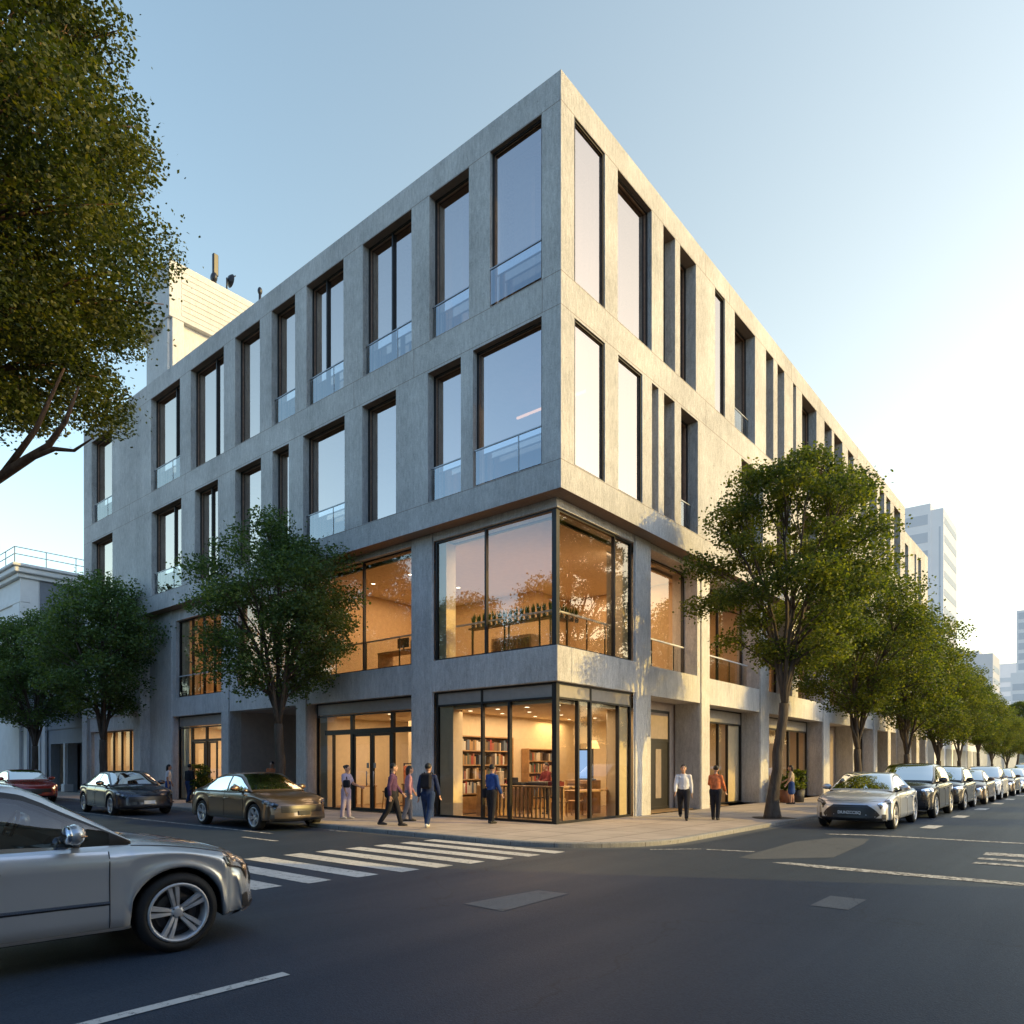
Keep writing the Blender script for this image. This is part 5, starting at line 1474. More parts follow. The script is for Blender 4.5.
    u.build('underbody', M['underbody'], t)
    tm, rm = WHEELS[wkey]
    trk = w(0)-.118
    for a in (af, ar):
        for s in (-1, 1):
            wo = bpy.data.objects.new('wheel', None); COL.objects.link(wo); wo.parent = t; wo.location = (a, s*trk, rw); wo.empty_display_size = .1
            wo.rotation_euler = (0, rng.uniform(0, 6), 0 if s > 0 else PI)
            wo.rotation_mode = 'ZYX' if False else 'XYZ'
            link('tyre', tm, wo); link('rim', rm, wo)
    # lamps, grille, plate
    NCm = NC-1
    def patch(mb, s0, s1, j0, j1, off, mat, n=8, m_=6, mirror=False, taper=0.0):
        V = []
        for a in range(n+1):
            for b in range(m_+1):
                f_ = a/n; g_ = b/m_
                jj = j0+(j1-j0)*g_; 
                ss = s0+(s1-s0)*f_ + taper*g_
                V.append(surf(ss, NCm-jj if mirror else jj, off))
        mb.add(V, [(a*(m_+1)+b, (a+1)*(m_+1)+b, (a+1)*(m_+1)+b+1, a*(m_+1)+b+1) for a in range(n) for b in range(m_)], mat, True)
    def patch4(mb, A, B, C, D, off, mat, n=10, m_=5, mirror=False):
        V = []
        for a in range(n+1):
            for b in range(m_+1):
                f_ = a/n; g_ = b/m_
                ss = (A[0]*(1-g_)+B[0]*g_)*(1-f_)+(D[0]*(1-g_)+C[0]*g_)*f_; jj = (A[1]*(1-g_)+B[1]*g_)*(1-f_)+(D[1]*(1-g_)+C[1]*g_)*f_
                V.append(surf(ss, NCm-jj if mirror else jj, off))
        mb.add(V, [(a*(m_+1)+b, (a+1)*(m_+1)+b, (a+1)*(m_+1)+b+1, a*(m_+1)+b+1) for a in range(n) for b in range(m_)], mat, True)
    for mir in (False, True):
        h = MB()
        q = ((si(xf-.36),6.5),(si(xf-.42),7.6),(i1+.3,9.8),(i1+2.4,9.1))
        def shr(k):
            cs = sum(p[0] for p in q)/4; cj = sum(p[1] for p in q)/4
            return [((p[0]-cs)*k+cs, (p[1]-cj)*k+cj) for p in q]
        patch4(h, *q, .005, 1, mirror=mir)
        patch4(h, *shr(.62), .010, 0, mirror=mir)
        patch4(h, *shr(.97), .014, 2, mirror=mir)
        h.build('headlight', [M['lamp_inner'], M['plastic_black'], M['lamp_glass']], t)
        h = MB()
        patch(h, si(xr+.25), i0-2.2, 6.2, 8.2, .008, 0, mirror=mir); patch(h, i0-2.3, i0-.9, 8.2, 11.0, .008, 0, mirror=mir)
        h.build('taillight', [M['lens_red']], t)
    gq = MB()
    if dark_nose:
        
        for mir in (False, True):
            patch4(gq, (i1+.8,10.9),(i1+.8,NCm/2),(i1+3.9,NCm/2),(i1+3.9,9.25), .007, 0, mirror=mir); patch4(gq, (i1+3.9,9.25),(i1+3.9,NCm/2),(i1+4.9,NCm/2),(i1+4.9,9.9), .007, 0, mirror=mir)
            patch4(gq, (i1+1.35,10.7),(i1+1.35,NCm/2),(i1+1.6,NCm/2),(i1+1.6,10.6), .013, 1, mirror=mir)
    else:
        patch(gq, i1+1.0, i1+3.2, 10.0, NCm-10.0, .007, 0, 8, 16)
        for k in range(4): patch(gq, i1+1.15+.5*k, i1+1.25+.5*k, 10.1, NCm-10.1, .014, 1, 2, 16)
    gq.build('grille', [M['plastic_black'], M['alloy_dark']], t)
    gq = MB(); patch(gq, i1+4.9, i1+6.4, 8.6, NCm-8.6, .007, 0, 6, 20)
    for mir in (False, True): patch(gq, i1+3.7, i1+5.3, 7.2, 8.9, .008, 0, 4, 5, mirror=mir); patch(gq, i1+5.35, i1+5.6, 6.6, 8.9, .016, 1, 2, 5, mirror=mir)
    gq.build('lower_intake', [M['plastic_black'], M['chrome'] if chrome or dark_nose else M['alloy_dark']], t)
    xp = xf+.095
    pm = MB(); zpl = S['fp'][4][1]+.06
    hwp = .26 if plate else .17
    pm.box(xp-.006,-hwp,zpl-.055,xp+.006,hwp,zpl+.055,0,.004)
    pn = pm.build('number_plate', M['plate_white'] if plate_white else M['plate_dark'], t)
    if plate:
        cu = bpy.data.curves.new('plate_text','FONT'); cu.body = plate; cu.size = .105; cu.align_x = 'CENTER'; cu.align_y = 'CENTER'; cu.extrude = .001; cu.offset = .002
        tmp = bpy.data.objects.new('tmp', cu); COL.objects.link(tmp)
        dg = bpy.context.evaluated_depsgraph_get(); me = bpy.data.meshes.new_from_object(tmp.evaluated_get(dg)); bpy.data.objects.remove(tmp)
        me.materials.clear(); me.materials.append(M['plate_white'])
        o = link('plate_lettering', me, pn); o.rotation_euler = (PI/2,0,PI/2); o.location = (xp+.0085,0,zpl); o.scale = (.86,1,1)
    # mirrors
    for s in (-1,1):
        mb = MB(); xm = .62; zm = zs(xm)+.11; ym = w(xm)*.90
        mb.ellipsoid((xm-.01, s*(ym+.145), zm+.04), (.075,.13,.080), 18, 12, 0); mb.tube([(xm+.05,s*(ym-.04),zm-.06),(xm+.01,s*(ym+.08),zm-.01)], .03, 6, 1)
        mb.ellipsoid((xm-.055, s*(ym+.145), zm+.04), (.034,.118,.070), 14, 10, 3)
        mb.ellipsoid((xm+.022, s*(ym+.17), zm+.03), (.05,.108,.012), 10, 6, 2)
        mb.build('wing_mirror', [paint, M['plastic_black'], M['lens_amber'], M['chrome']], t)
    if cabin:
        for (x, y) in ((-.18,.36),(-.18,-.36)):
            mb = MB(); mb.box(x-.12,y-.23,.9,x+.02,y+.23,1.12,0,.05); mb.ellipsoid((x-.10,y,1.20),(.06,.13,.10),10,8); mb.build('front_seat', M['seat_dark'], t)
        mb = MB(); mb.box(-1.0,-.55,.9,-.88,.55,1.1,0,.05); mb.build('rear_seat', M['seat_dark'], t)
        mb = MB()
        ringp = [Vector((.42+.06*math.sin(a)*1.0, .36+.17*math.cos(a), 1.02+.15*math.sin(a))) for a in [2*PI*k/18 for k in range(19)]]
        mb.tube(ringp, .014, 6, cap=False); mb.box(.40,.2,1.01,.44,.52,1.035); mb.build('steering_wheel', M['plastic_black'], t)
        mb = MB(); mb.box(.48,-.66,.9,.80,.66,1.02,0,.05); mb.build('dashboard', M['seat_dark'], t)
    return t

# --- the cars
FGC = make_car('big silver saloon cut off by the picture edge, showing its five spoke front wheel', (0,0,0), 0, M['paint_silver'], SEDAN, chrome=True, tint='glass_car_clear', scale=1.045)
hd = R(90-6)
ax = Vector((math.cos(hd), math.sin(hd))); lf = Vector((-math.sin(hd), math.cos(hd)))
# front right wheel's outer contact stands at (4.10,-11.56)
sc_ = 1.045
o_ = Vector((4.10,-11.56)) - ax*(1.40*sc_) + lf*(.80*sc_)
FGC.location = (o_.x, o_.y, 0); FGC.rotation_euler = (0,0,hd)
GL = 'cars parked along the shaded left kerb'
make_car('bronze saloon parked by the zebra crossing with warm reflections on its bonnet', (-7.48,-3.86,0), R(-1.5), M['paint_bronze'], SEDAN, group=GL, scale=1.0)
make_car('dark blue black saloon with a white plate parked behind the bronze one', (-15.75,-4.0,0), R(-4), M['paint_blueblack'], SEDAN, group=GL, plate_white=True)
make_car('red car at the edge of the picture behind the silver saloon', (-27.5,-3.7,0), R(-3), M['paint_red'], SEDAN, group=GL, detail=0)
GRr = 'cars parked nose to tail along the sunlit kerb'
make_car('bright silver saloon with black nose and lettered plate heading the sunlit row', (5.38,7.28,0), R(-90+1.5), M['paint_brightsilver'], SEDAN, plate='DIUNZCCISQ', group=GRr, dark_nose=True)
make_car('tall black estate car parked directly behind the bright silver saloon', (5.48,12.45,0), R(-90), M['paint_black'], SUV, 'suv', group=GRr)
make_car('black car with a wide dark windscreen, third in the sunlit row', (5.62,17.6,0), R(-90), M['paint_black'], SUV, 'suv', group=GRr, scale=.94, detail=0)
make_car('brown saloon tucked behind the third black car of the sunlit row', (5.72,22.6,0), R(-90), M['paint_brown'], SEDAN, group=GRr, detail=0)
make_car('white bonneted car with black grille, fifth in the sunlit row', (5.78,27.9,0), R(-90), M['paint_white'], SUV, 'suv', group=GRr, detail=0, scale=.93)
make_car('dark red brown car, sixth in the sunlit row', (5.8,33.6,0), R(-90), M['paint_brown'], SEDAN, group=GRr, detail=0)
make_car('pale blue grey car, seventh in the sunlit row', (5.9,39.2,0), R(-90), M['paint_silver'], SEDAN, group=GRr, detail=0)
make_car('white car, eighth in the sunlit row at the edge of the picture', (5.9,45,0), R(-90), M['paint_white'], SEDAN, group=GRr, detail=0)
make_car('dark grey car, ninth in the sunlit row at the edge of the picture', (5.9,51,0), R(-90), M['paint_grey'], SUV, 'suv', group=GRr, detail=0)
make_car('silver car, last in the sunlit row at the edge of the picture', (6.0,57,0), R(-90), M['paint_silver'], SEDAN, group=GRr, detail=0)
make_car('white van standing in the far distance at the end of the row of cars', (4.6,82,.0), R(-60), M['paint_white'], VAN, 'suv', detail=0, kind='white_van', cabin=False)
make_car('second white van further back beyond the row of cars', (4.2,104,.0), R(-100), M['paint_white'], VAN, 'suv', detail=0, kind='white_van', cabin=False)
# ------------------------------------------------------------------ people
def capsule(mb, a, b, ra, rb, flat=1.0, fdir=None, n=12):
    """tapered limb with round ends; flat < 1 squeezes it along fdir"""
    a, b = Vector(a), Vector(b); d = (b-a); L = max(d.length, 1e-6); t = d/L
    u = (Vector(fdir) if fdir is not None else Vector((0,1,0)))
    u = u - t*u.dot(t)
    if u.length < 1e-5: u = t.orthogonal()
    u.normalize(); w = t.cross(u)
    V = []; prof = []
    for k in range(5): an = PI/2*k/4; prof.append((-ra*math.cos(an), ra*math.sin(an)))
    for k in range(5): an = PI/2*k/4; prof.append((L+rb*math.sin(an), rb*math.cos(an)))
    for h, r_ in prof:
        r_ = max(r_, .0006)
        for k in range(n):
            an = 2*PI*k/n; V.append(a + t*h + u*(math.cos(an)*r_*flat) + w*(math.sin(an)*r_))
    m_ = len(prof)
    F = [(i*n+k, i*n+(k+1)%n, (i+1)*n+(k+1)%n, (i+1)*n+k) for i in range(m_-1) for k in range(n)]
    F += [tuple(range(n))[::-1], tuple((m_-1)*n+k for k in range(n))]
    mb.add(V, F, 0, True)
def fuse(mb, name, mat, parent, voxel=.012, smooth=4):
    """melt the overlapping pieces into one continuous skin"""
    me = mb.mesh(name, mat); o = link(name, me)
    r_ = o.modifiers.new('r', 'REMESH'); r_.mode = 'VOXEL'; r_.voxel_size = voxel; r_.use_smooth_shade = True
    s = o.modifiers.new('s', 'SMOOTH'); s.factor = .5; s.iterations = smooth
    dg = bpy.context.evaluated_depsgraph_get(); dg.update()
    m2 = bpy.data.meshes.new_from_object(o.evaluated_get(dg))
    bpy.data.objects.remove(o); bpy.data.meshes.remove(me)
    m2.materials.clear(); m2.materials.append(mat)
    return link(name, m2, parent)

def person(label, loc, face, h, pose, top, bottom, skin='skin', shoe='shoe_black', hair='short', female=False, sleeves='long', skirt=False, hat=None, group=None):
    """face: heading in degrees (0 = +X). pose: legs (hip swing l, r, knee l, r in degrees), arms (shoulder swing l, r, out, elbow l, r)"""
    t = thing('person', label, 'person', loc, R(face), group)
    u = h
    hl, hr, kl, kr = pose.get('legs', (4,-4,3,3)); al, ar, out, el, er = pose.get('arms', (6,-6,9,14,14)); lean = R(pose.get('lean', 2)); turn = R(pose.get('head', 0))
    def fwd(v, a): return Vector((v.x*math.cos(a)-v.z*math.sin(a), v.y, v.x*math.sin(a)+v.z*math.cos(a)))
    thigh, shin = .245*u, .235*u
    legs = []
    for s, hp, kn in ((1,hl,kl),(-1,hr,kr)):
        a = R(hp); kd = fwd(Vector((0,0,-1)), a); hipo = Vector((0, s*.052*u, 0)); knee = hipo+kd*thigh
        sd = fwd(Vector((0,0,-1)), a-R(kn)); ank = knee+sd*shin+Vector((0,s*-.004*u,0)); legs.append([hipo, knee, ank, s])
    low = min(l[2].z for l in legs); ph = -low+.042*u
    up = Vector((math.sin(lean), 0, math.cos(lean)))
    pel = Vector((0,0,ph)); chest = pel+up*.20*u; neck = pel+up*.305*u; head = neck+up*.095*u+Vector((.012*u,0,0))
    sw = (.098 if female else .112)*u
    arms = []
    for s, sh, eb in ((1,al,el),(-1,ar,er)):
        shp = pel+up*.272*u+Vector((0,s*sw*.94,0))
        d = fwd(Vector((0, 0, -1)), R(sh)); d = Vector((d.x, s*math.sin(R(out)), d.z)).normalized()
        elb = shp+d*.165*u
        d2 = fwd(Vector((0,0,-1)), R(sh+eb)); d2 = Vector((d2.x, s*math.sin(R(out))*.3, d2.z)).normalized()
        wr = elb+d2*.145*u; arms.append([shp, elb, wr, d2, s])
    # body
    b = MB()
    capsule(b, neck-up*.02*u, head-up*.03*u, .032*u, .030*u)
    b.ellipsoid(head+Vector((0,0,.004*u)), (.056*u,.046*u,.064*u), 16, 12, 0, Matrix.Rotation(turn,3,'Z'))
    hd = lambda x,y,z: head+Matrix.Rotation(turn,3,'Z') @ Vector((x*u,y*u,z*u))
    capsule(b, hd(.02,0,-.038), hd(.030,0,-.046), .030*u, .022*u)            # jaw and chin
    capsule(b, hd(.050,0,.012), hd(.060,0,-.012), .007*u, .0105*u)           # nose
    capsule(b, hd(.048,.014,-.030), hd(.048,-.014,-.030), .0065*u, .0065*u)    # lips
    for s in (-1,1): capsule(b, hd(0,s*.046,.012), hd(-.004,s*.049,-.012), .010*u, .007*u); capsule(b, hd(.045,s*.012,.020), hd(.043,s*.026,.020), .007*u, .006*u)
    capsule(b, pel+up*.02*u, chest, (.082 if female else .080)*u, .088*u, .72, (1,0,0)); capsule(b, chest, neck-up*.045*u, .085*u, .062*u, .68, (1,0,0))
    for shp, elb, wr, d2, s in arms:
        capsule(b, neck-up*.045*u, shp-up*.008*u, .038*u, .032*u); capsule(b, shp, elb, .032*u, .024*u); capsule(b, elb, wr, .025*u, .0165*u)
        side = Vector((0,0,0)); fw = Vector((1,0,0)); fw = (fw-d2*fw.dot(d2)).normalized(); nrm = d2.cross(fw)
        pal = wr+d2*.045*u
        capsule(b, wr+d2*.008*u, pal, .017*u, .021*u, .5, nrm)
        for q, (o, L) in enumerate(((.016,.040),(.0055,.046),(-.0055,.043),(-.016,.034))):
            k0 = pal+d2*.008*u+fw*o*u; cur = nrm*(-s)*(.014*u); k1 = k0+d2*L*.5*u+cur*.25; k2 = k1+d2*L*.42*u+cur*.9
            capsule(b, k0, k1, .0058*u, .0052*u, n=8); capsule(b, k1, k2, .0052*u, .0042*u, n=8)
        th0 = wr+d2*.016*u+fw*.015*u; th1 = th0+d2*.022*u+fw*.019*u; th2 = th1+d2*.024*u+fw*.004*u
        capsule(b, th0, th1, .0075*u, .006*u, n=8); capsule(b, th1, th2, .006*u, .0048*u, n=8)
    for hipo, knee, ank, s in legs:
        H_, K_, A_ = pel+hipo, pel+knee, pel+ank
        capsule(b, H_, K_, .057*u, .036*u); capsule(b, K_, K_.lerp(A_,.35), .036*u, .037*u); capsule(b, K_.lerp(A_,.35), A_, .037*u, .022*u)
        capsule(b, A_+Vector((-.015*u,0,-.02*u)), A_+Vector((.075*u,0,-.028*u)), .020*u, .015*u)
    fuse(b, 'body', M[skin], t, .0085, 3)
    # top garment
    c = MB()
    capsule(c, pel+up*(.035)*u, chest, (.092 if female else .090)*u, .099*u, .74, (1,0,0)); capsule(c, chest, neck-up*.042*u, .097*u, .066*u, .70, (1,0,0))
    for shp, elb, wr, d2, s in arms:
        capsule(c, neck-up*.045*u, shp-up*.012*u, .042*u, .038*u)
        if sleeves == 'long': capsule(c, shp-up*.006*u, elb, .038*u, .033*u); capsule(c, elb, elb.lerp(wr,.9), .035*u, .027*u)
        elif sleeves == 'short': capsule(c, shp, shp.lerp(elb,.62), .043*u, .039*u)
    r_ = random.Random(len(label)); 
    for _ in range(14):   # folds
        p = pel+up*r_.uniform(.05,.24)*u; a = r_.uniform(0,2*PI); q = p+Vector((math.cos(a)*.062*u, math.sin(a)*.084*u, 0))
        capsule(c, q, q+Vector((r_.uniform(-.02,.02)*u, r_.uniform(-.03,.03)*u, r_.uniform(-.05,.05)*u)), .014*u, .008*u, n=8)
    fuse(c, 'jacket' if sleeves == 'long' else 'shirt', M[top], t, .011, 5)
    # trousers or skirt
    c = MB()
    capsule(c, pel+up*.025*u, pel-up*.03*u, .087*u, .080*u, .80, (1,0,0))
    for hipo, knee, ank, s in legs:
        H_, K_, A_ = pel+hipo, pel+knee, pel+ank
        if skirt: capsule(c, H_, H_.lerp(K_,.85), .074*u, .078*u)
        else:
            capsule(c, H_, K_, .066*u, .046*u); capsule(c, K_, A_+Vector((0,0,.004*u)), .046*u, .034*u)
            for f_ in (.12,.3,.86,.95): q = K_.lerp(A_, f_); capsule(c, q+Vector((.025*u,-.02*u,0)), q+Vector((.03*u,.02*u,.008*u)), .014*u, .012*u, n=8)
    if skirt: capsule(c, pel-up*.05*u+Vector((.0,0,0)), pel-up*.19*u, .085*u, .098*u, .8, (1,0,0))
    fuse(c, 'skirt' if skirt else 'trousers', M[bottom], t, .011, 5)
    for hipo, knee, ank, s in legs:
        A_ = pel+ank; c = MB()
        capsule(c, A_+Vector((-.020*u,0,-.018*u)), A_+Vector((.055*u,0,-.022*u)), .027*u, .024*u); capsule(c, A_+Vector((.055*u,0,-.024*u)), A_+Vector((.098*u,s*.006*u,-.029*u)), .024*u, .015*u)
        o = fuse(c, 'shoe', M[shoe], t, .011, 4)
        for v in o.data.vertices:
            if v.co.z < 0.003: v.co.z = .003
    # hair, eyes
    c = MB(); rt = Matrix.Rotation(turn,3,'Z')
    c.ellipsoid(hd(-.010,0,.022), (.058*u,.052*u,.056*u), 14, 10, 0, rt)
    if hair == 'long':
        capsule(c, hd(-.030,0,.01), hd(-.045,0,-.075), .045*u, .030*u, 1.2, (0,1,0))
    elif hair == 'bun': c.ellipsoid(hd(-.068,0,.038), (.030*u,)*3, 10, 8)
    fuse(c, 'hair', M['hair_black'], t, .010, 3)
    for s in (-1,1):
        c = MB(); c.ellipsoid(hd(.0495,s*.019,.010), (.005*u,.008*u,.005*u), 8, 6); c.build('eye', M['hair_black'], t)
    if hat:
        c = MB(); c.lathe([(.0,.075*u),(.05*u,.07*u),(.056*u,.035*u),(.058*u,.03*u),(.10*u,.022*u),(.10*u,.016*u),(.056*u,.02*u)], 20, c=tuple(head)); c.build('hat', M[hat], t)
    t['_hand'] = 0
    del t['_hand']
    return t, dict(pel=pel, up=up, u=u, arms=arms, chest=chest)

def at(t, p):
    a = t.rotation_euler.z; c, s = math.cos(a), math.sin(a)
    return (t.location.x+c*p.x-s*p.y, t.location.y+s*p.x+c*p.y, t.location.z+p.z)
def bag(name, label, t, p, size, mat, strap=None):
    w, d, h = size
    b = thing(name, label, 'bag', at(t, p), t.rotation_euler.z)
    mb = MB(); mb.box(-w/2,-d/2,-h/2,w/2,d/2,h/2,0,min(size)*.3); fuse(mb, 'bag_body', M[mat], b, .012, 6)
    mb = MB()
    if strap == 'shoulder': mb.tube(bez(Vector((0,-d*.35,h*.45)), Vector((0,0,h*.45+.85)), Vector((0,d*.35,h*.45)), 10), .012, 6)
    elif strap == 'pack':
        for s in (-1,1): mb.tube([Vector((w/2-.02,s*d*.28,h*.42)), Vector((w/2+.10,s*d*.34,h*.55)), Vector((w/2+.22,s*d*.36,h*.30)), Vector((w/2+.2,s*d*.40,-h*.1)), Vector((w/2-.02,s*d*.34,-h*.35))], .015, 6)
    else: mb.tube(bez(Vector((0,-d*.3,h*.45)), Vector((0,0,h*.45+.2)), Vector((0,d*.3,h*.45)), 8), .01, 6)
    mb.build('strap', M[mat], b)
    return b

WALKL = (24,-20,10,26)
p1, i1_ = person('man in a white shirt and dark trousers walking out of the recessed doorway', (1.32,4.05,ZP+.004), -62, 1.60, dict(legs=(20,-16,8,24), arms=(-14,16,10,14,18), head=-6), 'cloth_white', 'cloth_dark', shoe='shoe_black')
p2, i2_ = person('woman in an orange patterned top and black trousers standing before the sunny shop window', (2.02,4.62,ZP+.004), 100, 1.55, dict(legs=(5,-4,3,4), arms=(28,10,14,60,30), head=20), 'cloth_orange', 'cloth_dark', hair='bun', female=True)
p3, i3_ = person('man in navy jacket and jeans walking away past the concrete column with a backpack', (-2.25,-2.42,ZP+.004), 118, 1.62, dict(legs=(14,-14,4,22), arms=(-12,14,10,16,16), head=-12), 'cloth_navy', 'cloth_denim', shoe='shoe_white')
bag('backpack', 'dark navy backpack on the man walking away past the concrete column', p3, i3_['chest']+Vector((-.155,0,.01)), (.13,.27,.38), 'cloth_dark', 'pack')
p4, i4_ = person('man in dark purple clothes stepping past the entrance doors with a bag on his hip', (-3.42,-2.55,ZP+.004), 40, 1.63, dict(legs=(18,-12,6,20), arms=(10,-12,14,30,18), head=10), 'cloth_purple', 'cloth_dark')
bag('shoulder_bag', 'large black bag hanging at the hip of the man in dark purple', p4, i4_['pel']+Vector((-.05,.24,.02)), (.36,.16,.30), 'cloth_dark', 'shoulder')
p5, i5_ = person('woman in a pink top half hidden behind the man in dark purple', (-4.25,-1.25,ZP+.004), 60, 1.54, dict(legs=(8,-8,5,10), arms=(12,-8,12,24,16)), 'cloth_pink', 'cloth_grey', hair='long', female=True)
p6, i6_ = person('man in a bright blue jacket facing the bookshop window', (-2.05,-.30,ZP+.004), 84, 1.58, dict(legs=(3,-3,3,3), arms=(10,8,8,34,20), head=8), 'cloth_blue', 'cloth_dark')
bag('handbag', 'black bag held low beside the man in the bright blue jacket', p6, i6_['pel']+Vector((.02,.22,-.03)), (.26,.12,.26), 'cloth_dark', 'hand')
p7, i7_ = person('woman in pale lilac clothes standing behind the nose of the bronze car', (-6.35,-1.75,ZP+.004), 20, 1.56, dict(legs=(5,-5,3,4), arms=(24,6,12,44,16), head=-10), 'cloth_lilac', 'cloth_lilac', hair='bun', female=True, shoe='shoe_white', sleeves='short')
bag('handbag', 'small dark bag at the side of the woman in pale lilac', p7, i7_['pel']+Vector((.16,-.22,.2)), (.22,.10,.22), 'cloth_dark', 'hand')
p8, i8_ = person('woman in white top and blue skirt by the planter on the sunlit pavement', (.9,14.3,ZP+.004), 200, 1.55, dict(legs=(4,-4,3,3), arms=(12,20,12,20,40)), 'cloth_beige', 'cloth_blue', hair='long', female=True, sleeves='short', skirt=True)
p9, i9_ = person('person in reddish orange clothes standing inside the recessed portal behind the bronze car', (-15.1,1.3,ZP+.004), -60, 1.70, dict(legs=(3,-3,3,3), arms=(8,6,8,16,16)), 'cloth_orange', 'cloth_beige', hair='short', sleeves='short')
p10, i10_ = person('person in dark clothes at the door of the narrow shop left of the portal', (-18.3,-.5,ZP+.004), 110, 1.6, dict(legs=(8,-8,4,12)), 'cloth_dark', 'cloth_denim')
p11, i11_ = person('person in a white shirt before the narrow shop left of the portal', (-19.3,-.9,ZP+.004), 60, 1.58, dict(legs=(6,-6,4,8)), 'cloth_white', 'cloth_blue', hair='long', female=True, sleeves='short')
p12, i12_ = person('person in maroon inside the bookshop beside the display table', (-3.0,3.4,KF), 250, 1.62, dict(legs=(3,-3,2,2), arms=(30,24,10,50,44)), 'cloth_maroon', 'cloth_dark')
p13, i13_ = person('person in dark green inside the entrance shop behind the glass doors', (-7.3,3.3,KF), 200, 1.6, dict(legs=(4,-4,3,3)), 'cloth_green', 'cloth_dark')

# planter with shrub on the sunlit pavement, and one by the narrow shop
def planter(label, loc, mat, hgt, seed):
    t = thing('planter', label, 'planter', loc)
    mb = MB(); mb.lathe([(0,0),(.24,0),(.30,.52),(.27,.52),(.25,.44),(0,.44)], 16); mb.build('pot', M[mat], t)
    r_ = random.Random(seed); C = [Vector((r_.uniform(-.25,.25),r_.uniform(-.25,.25),.6+r_.random()*hgt)) for _ in range(14)]
    mb = MB()
    for c in C: mb.tube([Vector((0,0,.4)), c*.5+Vector((0,0,.25)), c], [.014,.01,.005], 5)
    mb.build('stem', M['bark'], t)
    link('foliage', leaf_mesh(C, [.24]*14, [90]*14, .10, seed, M['leaf_street']), t)
    return t
planter('dark planter with a bushy shrub at the end of the shop behind the corner tree', (.55,16.1,ZP), 'pot_dark', .7, 3)
planter('second planter with a low shrub against the sunlit column', (.35,15.3,ZP), 'terracotta', .45, 5)
planter('planter with a tall shrub beside the narrow shop door left of the portal', (-17.9,-.15,ZP), 'terracotta', .9, 8)
# ------------------------------------------------------------------ sun, sky, camera
SUN_AZ, SUN_EL = 27.0, 23.0      # degrees; azimuth counted from +X towards +Y
GL_AZ, GL_EL, GLOW_P, GLOW2_P, HZ_P = 84.0, 4.0, 2.6, 14.0, 3.0
FRONT_TINT = (1.02, .90, .80, 1)
BACK_TINT = (.66, .78, 1.06, 1)  # bluer, dimmer sky outside the view, added to cut ambient light
SKY_GAIN = (2.75, 2.72, 2.34); GLOW_COL = (2.6, 2.45, 1.95); GLOW2_COL = (2.4, 2.2, 1.9); HAZE_COL = (.22, .36, .46)
sd = Vector((math.cos(R(SUN_EL))*math.cos(R(SUN_AZ)), math.cos(R(SUN_EL))*math.sin(R(SUN_AZ)), math.sin(R(SUN_EL))))
sl = bpy.data.lights.new('sun', 'SUN'); sl.energy = 4.3; sl.angle = R(.5); sl.color = (1.0, .67, .15)
so = bpy.data.objects.new('sun', sl); COL.objects.link(so); so.rotation_euler = (-sd).to_track_quat('-Z', 'Y').to_euler()
wd = bpy.data.worlds.new('World'); scene.world = wd; wd.use_nodes = True
nt = wd.node_tree; nt.nodes.clear()
out = nt.nodes.new('ShaderNodeOutputWorld'); bg = nt.nodes.new('ShaderNodeBackground'); sky = nt.nodes.new('ShaderNodeTexSky')
sky.sky_type = 'NISHITA'; sky.sun_disc = False; sky.sun_elevation = R(SUN_EL); sky.sun_rotation = R(90-SUN_AZ)
sky.air_density = 1.3; sky.dust_density = 1.6; sky.ozone_density = 1.6; sky.altitude = 50
bg.inputs['Strength'].default_value = .135
# hazy late-day air: the clear sky plus pale haze that thickens low down and towards the far end of the right street
def wn(typ, **kw):
    n = nt.nodes.new(typ)
    for k, v in kw.items(): setattr(n, k, v)
    return n
def wm(op, a, b=None):
    n = wn('ShaderNodeMath', operation=op)
    for i, v in enumerate((a, b)):
        if v is None: continue
        if isinstance(v, bpy.types.NodeSocket): nt.links.new(v, n.inputs[i])
        else: n.inputs[i].default_value = v
    return n.outputs[0]
def wv(op, a, b):
    n = wn('ShaderNodeVectorMath', operation=op)
    for i, v in enumerate((a, b)):
        if isinstance(v, bpy.types.NodeSocket): nt.links.new(v, n.inputs[i])
        elif op == 'SCALE' and i == 1: n.inputs['Scale'].default_value = v
        else: n.inputs[i].default_value = v
    return n
dirn = wn('ShaderNodeTexCoord').outputs['Generated']
GLOW = (math.cos(R(GL_EL))*math.cos(R(GL_AZ)), math.cos(R(GL_EL))*math.sin(R(GL_AZ)), math.sin(R(GL_EL)))
dt = wm('MAXIMUM', wv('DOT_PRODUCT', dirn, GLOW).outputs['Value'], 0.0)
z_ = wm('MAXIMUM', wv('DOT_PRODUCT', dirn, (0,0,1)).outputs['Value'], 0.0)
low = wm('POWER', wm('SUBTRACT', 1.0, z_), HZ_P)
def scaled(col, fac):
    n = wn('ShaderNodeVectorMath', operation='SCALE'); n.inputs[0].default_value = col; nt.links.new(fac, n.inputs['Scale']); return n.outputs[0]
tot = wv('MULTIPLY', sky.outputs[0], SKY_GAIN).outputs[0]
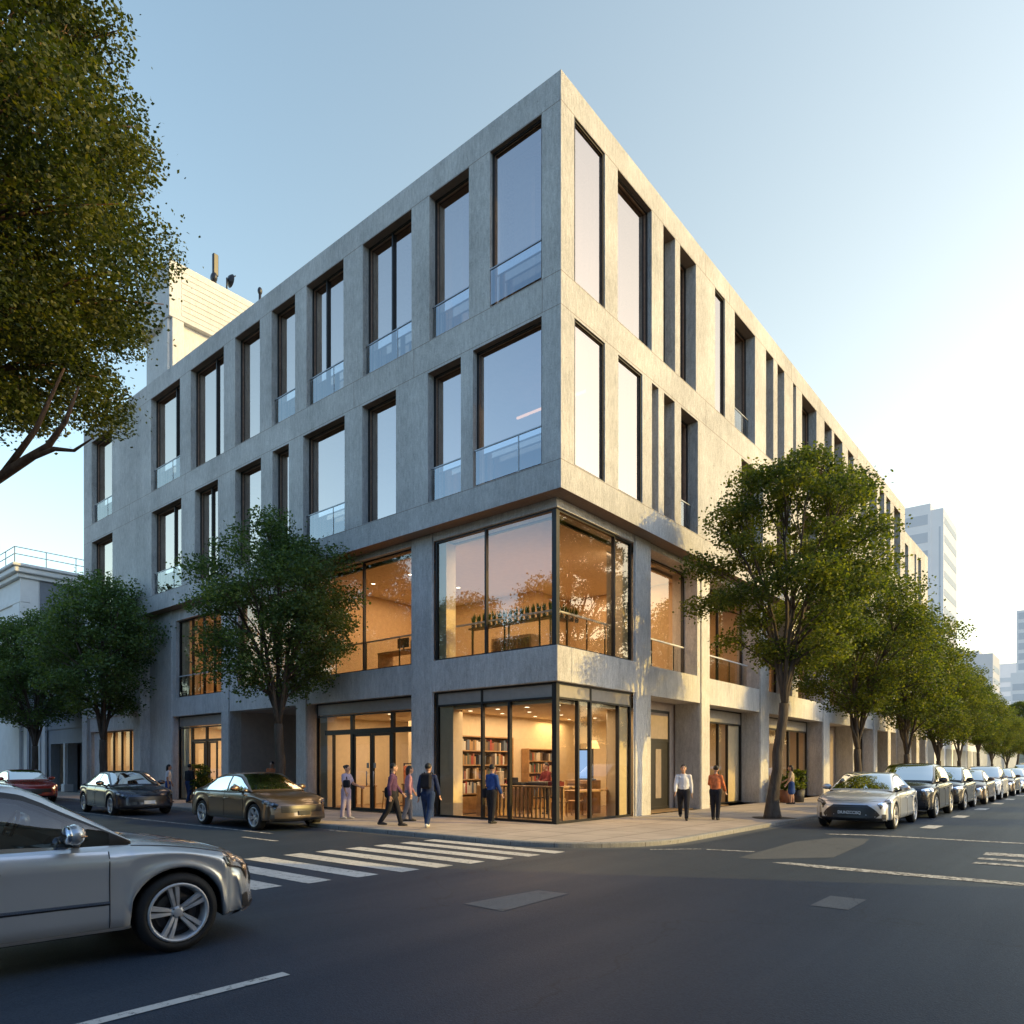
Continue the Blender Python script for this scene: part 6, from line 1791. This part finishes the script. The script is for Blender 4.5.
tot = wv('ADD', tot, scaled(GLOW_COL, wm('POWER', dt, GLOW_P))).outputs[0]
tot = wv('ADD', tot, scaled(GLOW2_COL, wm('POWER', dt, GLOW2_P))).outputs[0]
tot = wv('ADD', tot, scaled(HAZE_COL, low)).outputs[0]
back = wn('ShaderNodeMapRange', interpolation_type='SMOOTHSTEP')
nt.links.new(wv('DOT_PRODUCT', dirn, (-.63, .76, .16)).outputs['Value'], back.inputs[0]); back.inputs[1].default_value = -.25; back.inputs[2].default_value = .52
mxn = wn('ShaderNodeMix', data_type='RGBA'); nt.links.new(back.outputs[0], mxn.inputs[0]); mxn.inputs[6].default_value = BACK_TINT; mxn.inputs[7].default_value = (1,1,1,1)
tot = wv('MULTIPLY', tot, mxn.outputs[2]).outputs[0]
mx2 = wn('ShaderNodeMix', data_type='RGBA'); nt.links.new(dt, mx2.inputs[0]); mx2.inputs[6].default_value = (1,1,1,1); mx2.inputs[7].default_value = FRONT_TINT
tot = wv('MULTIPLY', tot, mx2.outputs[2]).outputs[0]
nt.links.new(tot, bg.inputs[0]); nt.links.new(bg.outputs[0], out.inputs[0])

cam = bpy.data.cameras.new('camera'); co = bpy.data.objects.new('camera', cam); COL.objects.link(co)
co.location = (10.499, -14.549, 1.65)
co.rotation_euler = (R(90), 0, R(39.73))
cam.sensor_width = 36; cam.lens = 36*716/1024; cam.shift_x = 0; cam.shift_y = (765-512)/1024
cam.clip_start = .05; cam.clip_end = 4000
scene.camera = co
scene.view_settings.view_transform = 'Standard'; scene.view_settings.look = 'None'; scene.view_settings.exposure = 0; scene.view_settings.gamma = 1
scene.render.engine = 'CYCLES'
c = scene.cycles
c.max_bounces = 8; c.diffuse_bounces = 3; c.glossy_bounces = 4; c.transmission_bounces = 4; c.transparent_max_bounces = 12
c.caustics_reflective = False; c.caustics_refractive = False; c.sample_clamp_indirect = 6
c.use_adaptive_sampling = True; c.adaptive_threshold = .015
c.use_denoising = True
try: c.denoiser = 'OPENIMAGEDENOISE'
except Exception: pass
